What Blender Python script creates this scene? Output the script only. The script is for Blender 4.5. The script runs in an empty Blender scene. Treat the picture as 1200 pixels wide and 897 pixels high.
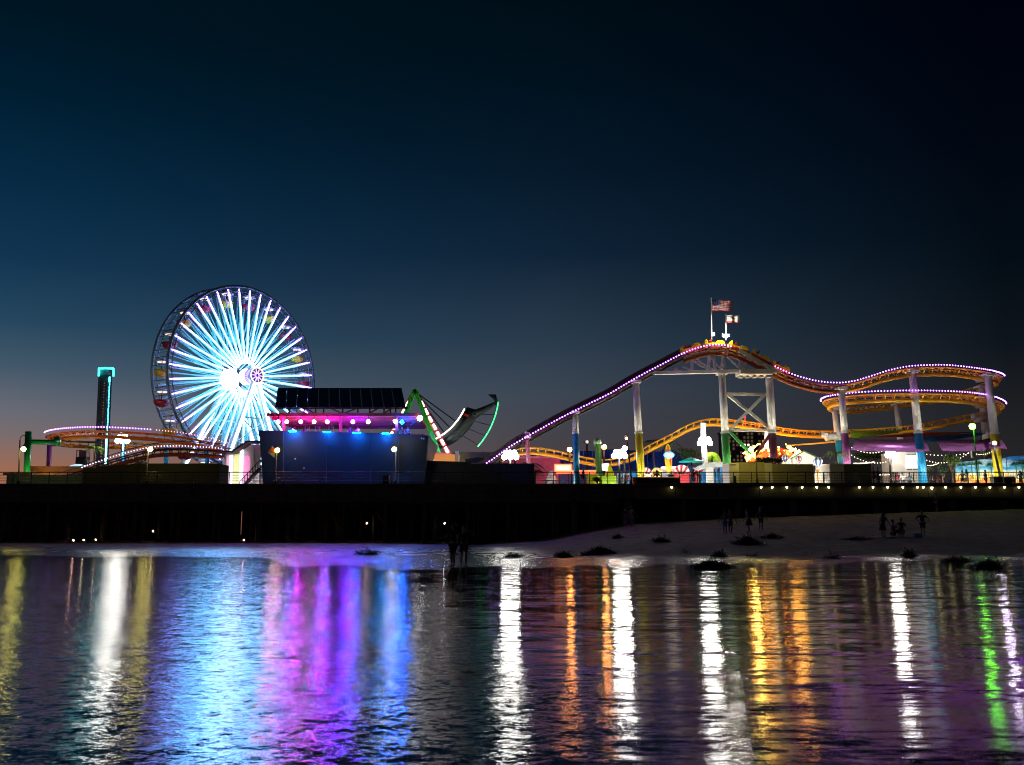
import bpy, bmesh, math, random
from mathutils import Vector, Matrix, Quaternion
random.seed(7)
S = bpy.context.scene
COL = S.collection
R = math.radians
# ------------------------------------------------------------------ camera
FPX, CX, CY = 1080.0, 600.0, 448.5
PITCH = R(9.05)
CAM = Vector((0, 0, 1.5))
cd = bpy.data.cameras.new('camera')
cam = bpy.data.objects.new('camera', cd); COL.objects.link(cam)
cam.location = CAM
cam.rotation_euler = (R(90) + PITCH, 0, 0)
cd.sensor_width = 36; cd.lens = 36 * FPX / 1200
cd.clip_start = 0.1; cd.clip_end = 6000
S.camera = cam
S.view_settings.view_transform = 'Standard'
S.view_settings.look = 'None'
S.view_settings.exposure = 0
S.view_settings.gamma = 1
S.cycles.use_denoising = True
S.cycles.pixel_filter_type = 'BLACKMAN_HARRIS'
S.cycles.filter_width = 1.15
S.cycles.max_bounces = 5
S.cycles.diffuse_bounces = 2
S.cycles.glossy_bounces = 3
S.cycles.sample_clamp_indirect = 6
S.cycles.caustics_reflective = False
S.cycles.caustics_refractive = False

def P(px, py, Y):
    """point seen at photo pixel (px, py) at distance Y from the camera"""
    dx, dy = (px - CX) / FPX, (CY - py) / FPX
    c, s = math.cos(PITCH), math.sin(PITCH)
    d = Vector((dx, c - dy * s, s + dy * c))
    return CAM + d * (Y / d.y)
def lin(c):
    return tuple((v / 255 / 12.92) if v / 255 <= .04045 else ((v / 255 + .055) / 1.055) ** 2.4 for v in c)

# ------------------------------------------------------------------ sky
W = bpy.data.worlds.new('World'); S.world = W; W.use_nodes = True
nt = W.node_tree; nt.nodes.clear()
N = nt.nodes.new; L = nt.links.new
out = N('ShaderNodeOutputWorld'); bg = N('ShaderNodeBackground'); L(bg.outputs[0], out.inputs[0])
tc = N('ShaderNodeTexCoord'); sep = N('ShaderNodeSeparateXYZ'); L(tc.outputs['Generated'], sep.inputs[0])
def elev(px, py):
    d = (P(px, py, 100) - CAM).normalized(); return d.z
def ramp(px, stops, below):
    r = N('ShaderNodeValToRGB'); e = r.color_ramp.elements
    st = sorted([(max(0.0, elev(px, y)), c) for y, c in stops])
    pts = [(0.0, below)] + st + [(1.0, tuple(v * .35 for v in st[-1][1]))]
    e[0].position = pts[0][0]; e[0].color = (*lin(pts[0][1]), 1)
    e[1].position = pts[-1][0]; e[1].color = (*lin(pts[-1][1]), 1)
    for p, c in pts[1:-1]:
        k = e.new(p); k.color = (*lin(c), 1)
    L(sep.outputs[2], r.inputs[0]); return r
ra = ramp(14, [(0, (0, 21, 34)), (100, (0, 29, 48)), (200, (6, 41, 66)), (300, (18, 52, 80)), (375, (37, 70, 94)), (430, (67, 88, 106)), (480, (104, 107, 118)), (510, (122, 109, 110)), (550, (158, 107, 84))], (164, 98, 68))
rb = ramp(650, [(0, (0, 14, 22)), (100, (1, 18, 31)), (200, (6, 25, 42)), (300, (16, 36, 56)), (400, (42, 59, 76)), (460, (60, 70, 83)), (520, (70, 66, 72))], (80, 62, 62))
rc = ramp(1190, [(0, (0, 3, 13)), (150, (1, 6, 16)), (300, (4, 13, 21)), (400, (14, 20, 28)), (520, (35, 35, 37))], (44, 38, 36))
# azimuth: x / |xy|
def M(op, a, b=None):
    m = N('ShaderNodeMath'); m.operation = op
    for i, v in enumerate((a, b)):
        if v is None: continue
        if isinstance(v, (int, float)): m.inputs[i].default_value = v
        else: L(v, m.inputs[i])
    return m.outputs[0]
hx = M('DIVIDE', sep.outputs[0], M('MAXIMUM', M('SQRT', M('ADD', M('MULTIPLY', sep.outputs[0], sep.outputs[0]), M('MULTIPLY', sep.outputs[1], sep.outputs[1]))), 0.001))
def mr(v, a, b):
    m = N('ShaderNodeMapRange'); m.interpolation_type = 'LINEAR'; L(v, m.inputs[0]); m.inputs[1].default_value = a; m.inputs[2].default_value = b; return m.outputs[0]
def mix(f, a, b):
    m = N('ShaderNodeMix'); m.data_type = 'RGBA'; L(f, m.inputs[0]); L(a, m.inputs[6]); L(b, m.inputs[7]); return m.outputs[2]
c1 = mix(mr(hx, -.49, .045), ra.outputs[0], rb.outputs[0])
c2 = mix(mr(hx, .045, .48), c1, rc.outputs[0])
L(c2, bg.inputs[0]); bg.inputs[1].default_value = 1.0

# ------------------------------------------------------------------ materials
_m = {}
def paint(name, rgb, rough=.5, metal=0, var=.18, scale=2.0, bump=.0, spec=.5, trans=0):
    if name in _m: return _m[name]
    m = bpy.data.materials.new(name); m.use_nodes = True; t = m.node_tree
    b = t.nodes['Principled BSDF']
    c = lin(rgb)
    tcn = t.nodes.new('ShaderNodeTexCoord'); nz = t.nodes.new('ShaderNodeTexNoise')
    nz.inputs['Scale'].default_value = scale; nz.inputs['Detail'].default_value = 5
    t.links.new(tcn.outputs['Object'], nz.inputs['Vector'])
    r = t.nodes.new('ShaderNodeValToRGB'); e = r.color_ramp.elements
    e[0].position = .3; e[1].position = .7
    e[0].color = (*(v * (1 - var) for v in c), 1); e[1].color = (*(min(1, v * (1 + var)) for v in c), 1)
    t.links.new(nz.outputs['Fac'], r.inputs[0]); t.links.new(r.outputs[0], b.inputs['Base Color'])
    b.inputs['Roughness'].default_value = rough; b.inputs['Metallic'].default_value = metal
    b.inputs['Specular IOR Level'].default_value = spec
    if trans:
        # thin cloth: light passes through
        tr = t.nodes.new('ShaderNodeBsdfTranslucent'); ms = t.nodes.new('ShaderNodeMixShader'); ms.inputs[0].default_value = trans
        t.links.new(r.outputs[0], tr.inputs[0]); t.links.new(b.outputs[0], ms.inputs[1]); t.links.new(tr.outputs[0], ms.inputs[2])
        t.links.new(ms.outputs[0], t.nodes['Material Output'].inputs[0])
    if bump:
        n2 = t.nodes.new('ShaderNodeTexNoise'); n2.inputs['Scale'].default_value = scale * 8
        bp = t.nodes.new('ShaderNodeBump'); bp.inputs['Distance'].default_value = bump
        t.links.new(tcn.outputs['Object'], n2.inputs['Vector']); t.links.new(n2.outputs['Fac'], bp.inputs['Height']); t.links.new(bp.outputs[0], b.inputs['Normal'])
    _m[name] = m; return m
def glow(name, rgb, st, linear=False):
    if name in _m: return _m[name]
    m = bpy.data.materials.new(name); m.use_nodes = True; b = m.node_tree.nodes['Principled BSDF']
    c = rgb if linear else lin(rgb)
    b.inputs['Base Color'].default_value = (.5, .5, .5, 1); b.inputs['Roughness'].default_value = .4
    b.inputs['Emission Color'].default_value = (*c, 1); b.inputs['Emission Strength'].default_value = st
    _m[name] = m; return m

# ------------------------------------------------------------------ mesh builder
ORG = {}
class MB:
    def __init__(s): s.v = []; s.f = []; s.mi = []; s.cur = 0
    def quad(s, *p):
        n = len(s.v); s.v += [Vector(q) for q in p]; s.f.append(tuple(range(n, n + len(p)))); s.mi.append(s.cur)
    def raw(s, vs, fs):
        n = len(s.v); s.v += [Vector(q) for q in vs]; s.f += [tuple(i + n for i in f) for f in fs]; s.mi += [s.cur] * len(fs); return s
    def box(s, c, d, rz=0, M=None):
        c = Vector(c); x, y, z = d[0] / 2, d[1] / 2, d[2] / 2
        m = M if M else Matrix.Rotation(rz, 3, 'Z')
        vs = [c + m @ Vector((a * x, b * y, e * z)) for e in (-1, 1) for a, b in ((-1, -1), (1, -1), (1, 1), (-1, 1))]
        return s.raw(vs, [(3, 2, 1, 0), (4, 5, 6, 7), (0, 1, 5, 4), (1, 2, 6, 5), (2, 3, 7, 6), (3, 0, 4, 7)])
    def beam(s, a, b, w, h=None, up=(0, 0, 1)):
        a, b = Vector(a), Vector(b); h = h or w; d = b - a; l = d.length
        if l < 1e-5: return s
        d.normalize(); u = Vector(up)
        if abs(d.dot(u)) > .98: u = Vector((0, 1, 0))
        x = d.cross(u).normalized(); z = x.cross(d)
        return s.box((a + b) / 2, (w, l, h), M=Matrix((x, d, z)).transposed())
    def tube(s, pts, r, n=8, caps=True):
        pts = [Vector(p) for p in pts]; k = len(pts)
        rr = r if isinstance(r, (list, tuple)) else [r] * k
        base = len(s.v); pu = None
        for i, p in enumerate(pts):
            d = (pts[min(i + 1, k - 1)] - pts[max(i - 1, 0)]).normalized()
            u = pu if pu is not None else (Vector((0, 0, 1)) if abs(d.z) < .9 else Vector((1, 0, 0)))
            x = (u - d * u.dot(d)).normalized(); y = d.cross(x); pu = x
            for j in range(n):
                t = 2 * math.pi * j / n; s.v.append(p + (x * math.cos(t) + y * math.sin(t)) * rr[i])
        for i in range(k - 1):
            for j in range(n):
                a, b = base + i * n + j, base + i * n + (j + 1) % n
                s.f.append((a, b, b + n, a + n)); s.mi.append(s.cur)
        if caps:
            s.f.append(tuple(base + j for j in range(n))[::-1]); s.f.append(tuple(base + (k - 1) * n + j for j in range(n))); s.mi += [s.cur] * 2
        return s
    def lathe(s, c, prof, n=16, sx=1, sy=1):
        c = Vector(c); base = len(s.v)
        for r, z in prof:
            for j in range(n):
                t = 2 * math.pi * j / n; s.v.append(c + Vector((math.cos(t) * r * sx, math.sin(t) * r * sy, z)))
        for i in range(len(prof) - 1):
            for j in range(n):
                a, b = base + i * n + j, base + i * n + (j + 1) % n
                s.f.append((a, b, b + n, a + n)); s.mi.append(s.cur)
        s.f.append(tuple(base + j for j in range(n))[::-1]); s.f.append(tuple(base + (len(prof) - 1) * n + j for j in range(n))); s.mi += [s.cur] * 2
        return s
    def ball(s, c, r, n=8, sz=1):
        k = max(4, n // 2)
        return s.lathe(c, [(max(.001, r * math.sin(math.pi * i / k)), -r * sz * math.cos(math.pi * i / k)) for i in range(k + 1)], n)
    def octa(s, c, r):
        c = Vector(c); vs = [c + Vector(q) * r for q in ((1, 0, 0), (0, 1, 0), (-1, 0, 0), (0, -1, 0), (0, 0, 1), (0, 0, -1))]
        return s.raw(vs, [(0, 1, 4), (1, 2, 4), (2, 3, 4), (3, 0, 4), (1, 0, 5), (2, 1, 5), (3, 2, 5), (0, 3, 5)])
    def prism(s, poly, dv):
        """closed polygon (list of 3D points) extruded by vector dv"""
        poly = [Vector(p) for p in poly]; dv = Vector(dv); n = len(poly)
        vs = poly + [p + dv for p in poly]
        fs = [tuple(range(n))[::-1], tuple(range(n, 2 * n))] + [(i, (i + 1) % n, (i + 1) % n + n, i + n) for i in range(n)]
        return s.raw(vs, fs)
    def build(s, name, mat, parent=None, smooth=False, loc=None, stuff=False, label=None):
        me = bpy.data.meshes.new(name)
        if parent is not None: o0 = ORG[parent.name]
        else: o0 = Vector(loc) if loc is not None else Vector((0, 0, 0))
        me.from_pydata([v - o0 for v in s.v], [], s.f)
        ms = mat if isinstance(mat, (list, tuple)) else [mat]
        for m in ms: me.materials.append(m)
        if len(ms) > 1: me.polygons.foreach_set('material_index', s.mi)
        if smooth: me.shade_smooth()
        me.update()
        bm = bmesh.new(); bm.from_mesh(me); bmesh.ops.recalc_face_normals(bm, faces=bm.faces[:]) if len(bm.faces) < 60000 else None; bm.to_mesh(me); bm.free()
        o = bpy.data.objects.new(name, me); COL.objects.link(o)
        if parent is not None: o.parent = parent
        else: o.location = o0
        ORG[o.name] = o0.copy()
        if stuff: o['kind'] = 'stuff'
        if label: o['label'] = label
        return o
def tag(o, label, cat, group=None):
    o['label'] = label; o['category'] = cat
    if group: o['group'] = group
    return o
def thing(name, label, cat, loc, group=None):
    o = bpy.data.objects.new(name, None); COL.objects.link(o); o.location = loc; o.empty_display_size = .3
    ORG[o.name] = Vector(loc); return tag(o, label, cat, group)
def copy_mesh(src, loc=None, rot=None, parent=None, scale=None):
    c = src.copy(); COL.objects.link(c)
    if parent is not None: c.parent = parent
    if loc is not None: c.location = loc
    if rot is not None: c.rotation_euler = rot
    if scale is not None: c.scale = scale
    return c
def dup(root, loc, rz=None, label=None):
    r = root.copy(); COL.objects.link(r); r.location = loc
    if rz is not None: r.rotation_euler = (0, 0, rz)
    if label: r['label'] = label
    for ch in list(root.children):
        c = ch.copy(); COL.objects.link(c); c.parent = r
        for g in list(ch.children):
            d = g.copy(); COL.objects.link(d); d.parent = c
    return r
def rnd(a, b): return random.uniform(a, b)

PIERY = 88.0
DECK = P(600, 567, PIERY).z          # top of the deck, about 5.8 m above the water
def zat(py, Y, px=600): return P(px, py, Y).z
def xat(px, Y, py=560): return P(px, py, Y).x
def deckp(px, Y): return Vector((xat(px, Y), Y, DECK))
# ------------------------------------------------------------------ water
def water_mat():
    m = bpy.data.materials.new('sea_water'); m.use_nodes = True; t = m.node_tree; nn = t.nodes.new; ll = t.links.new
    b = t.nodes['Principled BSDF']
    b.inputs['Base Color'].default_value = (.004, .006, .009, 1); b.inputs['IOR'].default_value = 1.33
    b.inputs['Specular IOR Level'].default_value = .95
    g = nn('ShaderNodeNewGeometry'); mp = nn('ShaderNodeMapping'); ll(g.outputs['Position'], mp.inputs[0])
    # ruffled water (left) against calmer run-off (right): boundary follows the wash line
    sp = nn('ShaderNodeSeparateXYZ'); ll(g.outputs['Position'], sp.inputs[0])
    def mth(op, a, c=None):
        k = nn('ShaderNodeMath'); k.operation = op
        for i, v in enumerate((a, c)):
            if v is None: continue
            if isinstance(v, (int, float)): k.inputs[i].default_value = v
            else: ll(v, k.inputs[i])
        return k.outputs[0]
    nb = nn('ShaderNodeTexNoise'); nb.inputs['Scale'].default_value = .25; nb.inputs['Detail'].default_value = 3; ll(g.outputs['Position'], nb.inputs['Vector'])
    # line x = -0.22*y + ... in metres
    side = mth('ADD', mth('ADD', sp.outputs[0], mth('MULTIPLY', sp.outputs[1], WSL)), mth('MULTIPLY', nb.outputs['Fac'], 3.0))
    mk = nn('ShaderNodeMapRange'); mk.interpolation_type = 'SMOOTHSTEP'; ll(side, mk.inputs[0]); mk.inputs[1].default_value = WS0; mk.inputs[2].default_value = WS1
    calm = mk.outputs[0]
    def noise(scale, rot, det, dist=0, rough=.5):
        mpp = nn('ShaderNodeMapping'); mpp.inputs['Scale'].default_value = scale; mpp.inputs['Rotation'].default_value = (0, 0, rot)
        ll(g.outputs['Position'], mpp.inputs[0]); z = nn('ShaderNodeTexNoise'); z.inputs['Scale'].default_value = 1; z.inputs['Detail'].default_value = det
        z.inputs['Roughness'].default_value = rough; z.inputs['Distortion'].default_value = dist; ll(mpp.outputs[0], z.inputs['Vector']); return z.outputs['Fac']
    def tilt(scale, rot, det, kx, ky, dist=0):
        mpp = nn('ShaderNodeMapping'); mpp.inputs['Scale'].default_value = scale; mpp.inputs['Rotation'].default_value = (0, 0, rot)
        ll(g.outputs['Position'], mpp.inputs[0]); z = nn('ShaderNodeTexNoise'); z.inputs['Scale'].default_value = 1; z.inputs['Detail'].default_value = det
        z.inputs['Distortion'].default_value = dist; ll(mpp.outputs[0], z.inputs['Vector'])
        v1 = nn('ShaderNodeVectorMath'); v1.operation = 'SUBTRACT'; ll(z.outputs['Color'], v1.inputs[0]); v1.inputs[1].default_value = (.5, .5, .5)
        v2 = nn('ShaderNodeVectorMath'); v2.operation = 'MULTIPLY'; ll(v1.outputs[0], v2.inputs[0]); v2.inputs[1].default_value = (kx, ky, 0); return v2.outputs[0]
    def vadd(*vs):
        o = vs[0]
        for v in vs[1:]:
            k = nn('ShaderNodeVectorMath'); k.operation = 'ADD'; ll(o, k.inputs[0]); ll(v, k.inputs[1]); o = k.outputs[0]
        return o
    # surface slopes: long swell lying along the shore, chop, fine ripples
    sw = tilt((.5, 2.6, 1), .10, 3, .05, .19, .8); rp = tilt((2.4, 8, 1), -.12, 2, .06, .17)
    tR = vadd(sw, rp, tilt((12, 24, 1), .3, 2, .05, .10), tilt((130, 150, 1), .5, 1, .08, .12))
    tL = vadd(tilt((.8, 1.8, 1), -.35, 2, .04, .07, .5), tilt((6, 9, 1), -.5, 3, .18, .30), tilt((20, 26, 1), -.35, 2, .18, .26), tilt((130, 150, 1), .5, 1, .22, .32))
    # film of run-off water close to the camera: hardly any ripples
    nr = nn('ShaderNodeMapRange'); nr.interpolation_type = 'SMOOTHSTEP'; ll(mth('ADD', mth('ADD', sp.outputs[1], mth('MULTIPLY', sp.outputs[0], .9)), mth('MULTIPLY', nb.outputs['Fac'], 3.0)), nr.inputs[0]); nr.inputs[1].default_value = 9.5; nr.inputs[2].default_value = 15.5
    tN = vadd(tilt((1.0, 2.6, 1), .15, 2, .05, .12, .5), tilt((5, 14, 1), .1, 2, .07, .15), tilt((130, 150, 1), .5, 1, .16, .24))
    mz = nn('ShaderNodeMix'); mz.data_type = 'VECTOR'; ll(nr.outputs[0], mz.inputs[0]); ll(tN, mz.inputs[4]); ll(tR, mz.inputs[5]); tR = mz.outputs[1]
    mv = nn('ShaderNodeMix'); mv.data_type = 'VECTOR'; ll(calm, mv.inputs[0]); ll(tL, mv.inputs[4]); ll(tR, mv.inputs[5])
    av = nn('ShaderNodeVectorMath'); av.operation = 'ADD'; ll(mv.outputs[1], av.inputs[0]); ll(g.outputs['Normal'], av.inputs[1])
    nv = nn('ShaderNodeVectorMath'); nv.operation = 'NORMALIZE'; ll(av.outputs[0], nv.inputs[0]); ll(nv.outputs[0], b.inputs['Normal'])
    rg = nn('ShaderNodeMix'); rg.data_type = 'FLOAT'; ll(calm, rg.inputs[0]); rg.inputs[2].default_value = .09; rg.inputs[3].default_value = .05
    ll(rg.outputs[0], b.inputs['Roughness'])
    return m
WSL, WS0, WS1 = .16, 2.9, 3.7
w = MB(); w.quad((-1500, -60, 0), (1500, -60, 0), (1500, 3000, 0), (-1500, 3000, 0))
sea = w.build('sea_water', water_mat()); sea['kind'] = 'structure'

# ------------------------------------------------------------------ beach
def lerp_tab(tab, x):
    if x <= tab[0][0]: return tab[0][1]
    for (a, va), (b, vb) in zip(tab, tab[1:]):
        if x <= b: return va + (vb - va) * (x - a) / (b - a)
    return tab[-1][1]
SHORE = [(-200, 55), (-30, 54), (-18, 52), (-14, 50), (-11, 43), (-9, 38), (-7, 40), (-5, 35.5), (-3, 37), (-1, 39), (1, 35.5), (3, 39), (5, 36.5), (7, 41), (9, 40), (11, 45), (13, 41), (15, 42), (17, 47), (20, 45), (23, 49), (26, 46), (30, 50), (35, 46), (40, 50), (50, 47), (200, 50)]
CREST = [(-60, .3), (-14, .3), (-3, .12), (0, .3), (3.3, .52), (7, 1.3), (11.3, 2.0), (21, 2.5), (33, 2.9), (49, 3.4), (90, 4.0)]
def sand_z(x, y):
    ys = lerp_tab(SHORE, x) + .8 * math.sin(x * .35) + .5 * math.sin(x * .9 + 1); zc = lerp_tab(CREST, x)
    t = (y - ys) / (86 - ys)
    if t < 0: return t * 2.2
    t2 = min(1, t)
    h = zc * (t2 ** 1.15)
    if t > .02: h += .03 * math.sin(x * 1.3 + y * .4) * math.sin(y * 1.1) * min(1, t * 4) + .02 * math.sin(x * 3.1 - y * 2.3) * min(1, t * 4)
    return h + .004
nx, ny = 300, 110
xs = [-110 + 220 * i / nx for i in range(nx + 1)]
ys_ = [27 + 68 * (j / 90) if j <= 90 else 95 + (j - 90) * 6 for j in range(ny + 1)]
g = MB(); g.v = [Vector((x, y, sand_z(x, y))) for y in ys_ for x in xs]
for j in range(ny):
    for i in range(nx):
        a = j * (nx + 1) + i; g.f.append((a, a + 1, a + nx + 2, a + nx + 1)); g.mi.append(0)
def sand_mat():
    m = bpy.data.materials.new('beach_sand'); m.use_nodes = True; t = m.node_tree; nn = t.nodes.new; ll = t.links.new
    b = t.nodes['Principled BSDF']; geo = nn('ShaderNodeNewGeometry'); sp = nn('ShaderNodeSeparateXYZ'); ll(geo.outputs['Position'], sp.inputs[0])
    nz = nn('ShaderNodeTexNoise'); nz.inputs['Scale'].default_value = 1.2; nz.inputs['Detail'].default_value = 6; ll(geo.outputs['Position'], nz.inputs['Vector'])
    ad = nn('ShaderNodeMath'); ad.operation = 'MULTIPLY_ADD'; ll(nz.outputs['Fac'], ad.inputs[0]); ad.inputs[1].default_value = -.25; ll(sp.outputs[2], ad.inputs[2])
    mp = nn('ShaderNodeMapRange'); ll(ad.outputs[0], mp.inputs[0]); mp.inputs[1].default_value = -.05; mp.inputs[2].default_value = .12
    c = nn('ShaderNodeMix'); c.data_type = 'RGBA'; ll(mp.outputs[0], c.inputs[0]); c.inputs[6].default_value = (.055, .045, .035, 1)
    rp = nn('ShaderNodeValToRGB'); ll(nz.outputs['Fac'], rp.inputs[0]); rp.color_ramp.elements[0].position = .35; rp.color_ramp.elements[1].position = .65
    rp.color_ramp.elements[0].color = (.24, .17, .095, 1); rp.color_ramp.elements[1].color = (.4, .3, .175, 1); ll(rp.outputs[0], c.inputs[7]); ll(c.outputs[2], b.inputs['Base Color'])
    r = nn('ShaderNodeMix'); r.data_type = 'FLOAT'; ll(mp.outputs[0], r.inputs[0]); r.inputs[2].default_value = .22; r.inputs[3].default_value = .95; ll(r.outputs[0], b.inputs['Roughness'])
    n2 = nn('ShaderNodeTexNoise'); n2.inputs['Scale'].default_value = 5; n2.inputs['Detail'].default_value = 4; ll(geo.outputs['Position'], n2.inputs['Vector'])
    bp = nn('ShaderNodeBump'); bp.inputs['Distance'].default_value = .05; ll(n2.outputs['Fac'], bp.inputs['Height']); ll(bp.outputs[0], b.inputs['Normal'])
    return m
beach = g.build('beach_sand', sand_mat(), smooth=True); beach['kind'] = 'structure'

# ------------------------------------------------------------------ pier
wood = paint('weathered_timber', (62, 55, 48), .85, var=.4, scale=1.3, bump=.02)
conc = paint('stained_concrete', (70, 67, 56), .85, var=.3, scale=.7, bump=.02)
darkmetal = paint('dark_metal', (26, 27, 30), .5, .6)
X0, X1 = -70.0, 66.0
pier = thing('pier', 'long dark timber amusement pier on piles above the beach and water', 'pier', (0, PIERY, 0))
XR = xat(742, PIERY)                                    # where the concrete part begins
b = MB(); b.box((0, PIERY + 60, DECK - .2), (X1 - X0 + 4, 120, .4)); b.build('deck', wood, pier)
# plank ends and stringers of the timber front, every one its own piece
src = None; x = X0
pl = MB().box((0, 0, 0), (3.9, .12, .42)); n = 0
while x < XR - 4:
    for k in range(3):
        M0 = (x + 2, -.08 + .02 * k, DECK - .62 - k * .46)
        if src is None:
            o = MB(); o.box((0, PIERY, 0), (3.96, .12, .43)); src = o.build('fascia_board', wood, pier); src.location = (M0[0], M0[1], M0[2])
        else: copy_mesh(src, (M0[0], M0[1] + rnd(-.01, .01), M0[2]), (0, rnd(-.002, .002), 0))
    x += 4
b = MB(); b.box(((X0 + XR) / 2, PIERY + .35, DECK - .8), (XR - X0, .5, 1.2)); b.build('stringer', wood, pier)
# concrete part: kerb, panel wall, lower beam, columns
b = MB(); b.box(((XR + X1) / 2, PIERY - .05, DECK - .12), (X1 - XR, .7, .36)); b.build('kerb', conc, pier)
zlow = zat(583.5, PIERY)
src = None; x = XR
while x < X1:
    if src is None:
        o = MB(); o.box((1.98, PIERY + .2, (DECK - .3 + zlow) / 2), (3.94, .3, DECK - .3 - zlow)); src = o.build('wall_panel', conc, pier); src.location.x = x
    else: copy_mesh(src, (x, rnd(-.01, .01), 0))
    x += 4
b = MB(); b.box(((XR + X1) / 2, PIERY - .1, zlow - .05), (X1 - XR, .8, .22)); b.build('ledge_beam', conc, pier)
src = None
for px in (674, 738, 803, 867, 932, 981, 1030, 1061, 1120, 1180, 1240):
    xx = xat(px, PIERY, 600)
    if src is None:
        o = MB(); o.tube([(0, PIERY + .5, -1), (0, PIERY + .5, zlow - .17)], .34, 12); src = o.build('column', conc, pier, True); src.location.x = xx
    else: copy_mesh(src, (xx, 0, 0))
# timber piles in rows, some raked
b = MB(); b.tube([(0, PIERY, -1.5), (0, PIERY, DECK - 1.9)], [.24, .2], 8); src = b.build('pile', wood, pier, True)
src.location = (X0 + 1, 1, 0); first = True; cnt = 0
for row in range(8):
    y = 1.2 + row * 4.2
    for i in range(34):
        xx = X0 + 1.5 + i * 4.02 + (row % 3) * .9 + rnd(-.25, .25)
        if xx > XR and row < 3: continue
        copy_mesh(src, (xx, y + rnd(-.2, .2), 0), (rnd(-.02, .02), rnd(-.015, .015), 0), scale=(rnd(.85, 1.15), 1, 1)); cnt += 1
b = MB()
for row in range(8):
    y = PIERY + 1.2 + row * 4.2; b.box(((X0 + (X1 if row > 2 else XR)) / 2, y, DECK - 1.75), ((X1 if row > 2 else XR) - X0, .36, .36))
b.build('pile_cap', wood, pier)
# raked braces
b = MB(); b.tube([(-1.4, PIERY, -.5), (1.4, PIERY, DECK - 2)], .15, 6); src = b.build('brace', wood, pier)
src.location = (xat(8, PIERY, 620), .6, 0)
for i in range(22): copy_mesh(src, (X0 + 4 + i * 4.4 + rnd(-1, 1), 3 + 4.2 * (i % 5), 0), scale=(random.choice((-1, 1)) * rnd(.5, 1), 1, 1))
# timber backing added deep under the deck to keep it dark, with gaps
b = MB(); src = None
gaps = [xat(p, 124, 620) for p in (286,)]
x = X0 - 22
o = MB(); o.box((0, PIERY + 36, DECK / 2 - 1), (1.0, .25, DECK + 1)); src = o.build('backing_board', wood, pier); src.location.x = x
while x < X1 + 10:
    x += .99
    if any(abs(x - q) < .5 for q in gaps): x += .15
    copy_mesh(src, (x, rnd(-.03, .03), 0))

# railing along the pier edge
rail = thing('pier_railing', 'long dark metal railing along the seaward edge of the pier deck', 'railing', (0, PIERY + .35, DECK))
b = MB(); b.box((0, PIERY + .35, DECK + .55), (.07, .07, 1.1)); src = b.build('post', darkmetal, rail); src.location.x = X0
x = X0
while x < X1 - 1.7:
    x += 1.72; copy_mesh(src, (x, 0, 0))
for z, r in ((1.1, .045), (.82, .022), (.55, .022), (.28, .022)):
    b = MB(); b.tube([(X0, PIERY + .35, DECK + z), (X1, PIERY + .35, DECK + z)], r, 6); b.build('rail', darkmetal, rail)
b = MB(); x = xat(950, PIERY)
while x < X1:
    b.box((x, PIERY + .35, DECK + .55), (.02, .02, 1.05)); x += .16
b.build('balusters', darkmetal, rail, stuff=True)
LEDW, LEDF, LEDT = 38.0, 1.0, .8
# ------------------------------------------------------------------ roller coaster
white = paint('cream_white_paint', (224, 222, 210), .45, var=.16, scale=.8)
orange = paint('orange_yellow_paint', (250, 182, 36), .35, var=.1)
dkorange = paint('rust_orange_paint', (150, 70, 22), .45, var=.25)
brown = paint('brown_catwalk', (58, 38, 30), .7, var=.3)
mauve = glow('violet_string_bulbs', (.5, .13, 1.0), 22, True)
pinkw = glow('pink_string_bulbs', (1.0, .34, .42), 3.5, True)
def cat_rom(pts, step):
    o = []; n = len(pts)
    for i in range(n - 1):
        p0, p1, p2, p3 = pts[max(i - 1, 0)], pts[i], pts[i + 1], pts[min(i + 2, n - 1)]
        k = max(1, int((p2 - p1).length / step))
        for j in range(k):
            t = j / k; o.append(.5 * ((2 * p1) + (p2 - p0) * t + (2 * p0 - 5 * p1 + 4 * p2 - p3) * t * t + (3 * p1 - p0 - 3 * p2 + p3) * t ** 3))
    o.append(pts[-1]); return o
def resample(pts, step):
    o = [pts[0]]; acc = 0
    for a, c in zip(pts, pts[1:]):
        l = (c - a).length
        while acc + l >= step:
            a = a + (c - a) * ((step - acc) / l) if l > 0 else c; l = (c - a).length; acc = 0; o.append(a.copy())
        acc += l
    return o
def px_of(p):
    v = p - CAM; f = v.y * math.cos(PITCH) + v.z * math.sin(PITCH); return CX + FPX * v.x / f
def track(parent, ctrl, rail_m, spine_m, spine=True, w=.62, cuts=()):
    c = resample(cat_rom([P(*q) for q in ctrl], .3), .5)
    sides = []
    for i, p in enumerate(c):
        d = c[min(i + 1, len(c) - 1)] - c[max(i - 1, 0)]; sides.append(Vector((d.y, -d.x, 0)).normalized())
    lim = [0]
    for px, _m1 in cuts:
        i = lim[-1]
        while px_of(c[i]) < px: i += 1
        lim.append(i)
    lim.append(len(c) - 1); mats_ = [q[1] for q in cuts] + [rail_m]
    for (i0, i1), mt in zip(zip(lim, lim[1:]), mats_):
        cc, ss = c[i0:i1 + 1], sides[i0:i1 + 1]
        for s in (-1, 1):
            b = MB(); b.tube([p + q * (s * w) for p, q in zip(cc, ss)], .085, 6); b.build('rail', mt, parent, True)
        dz = .3 if mt is brown and cuts else .62
        b = MB(); b.tube([p - Vector((0, 0, dz)) for p in cc], .23 if dz > .5 else .12, 8); b.build('spine', mt if cuts else spine_m, parent, True)
        b = MB()
        for i in range(0, len(cc), 2):
            p, q = cc[i], ss[i]; dn = p - Vector((0, 0, dz))
            for s in (-1, 1): b.beam(p + q * (s * w), dn, .09, .09)
            b.beam(p - q * w, p + q * w, .08, .08)
        b.build('ties', mt, parent, stuff=True)
    return c, sides
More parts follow.
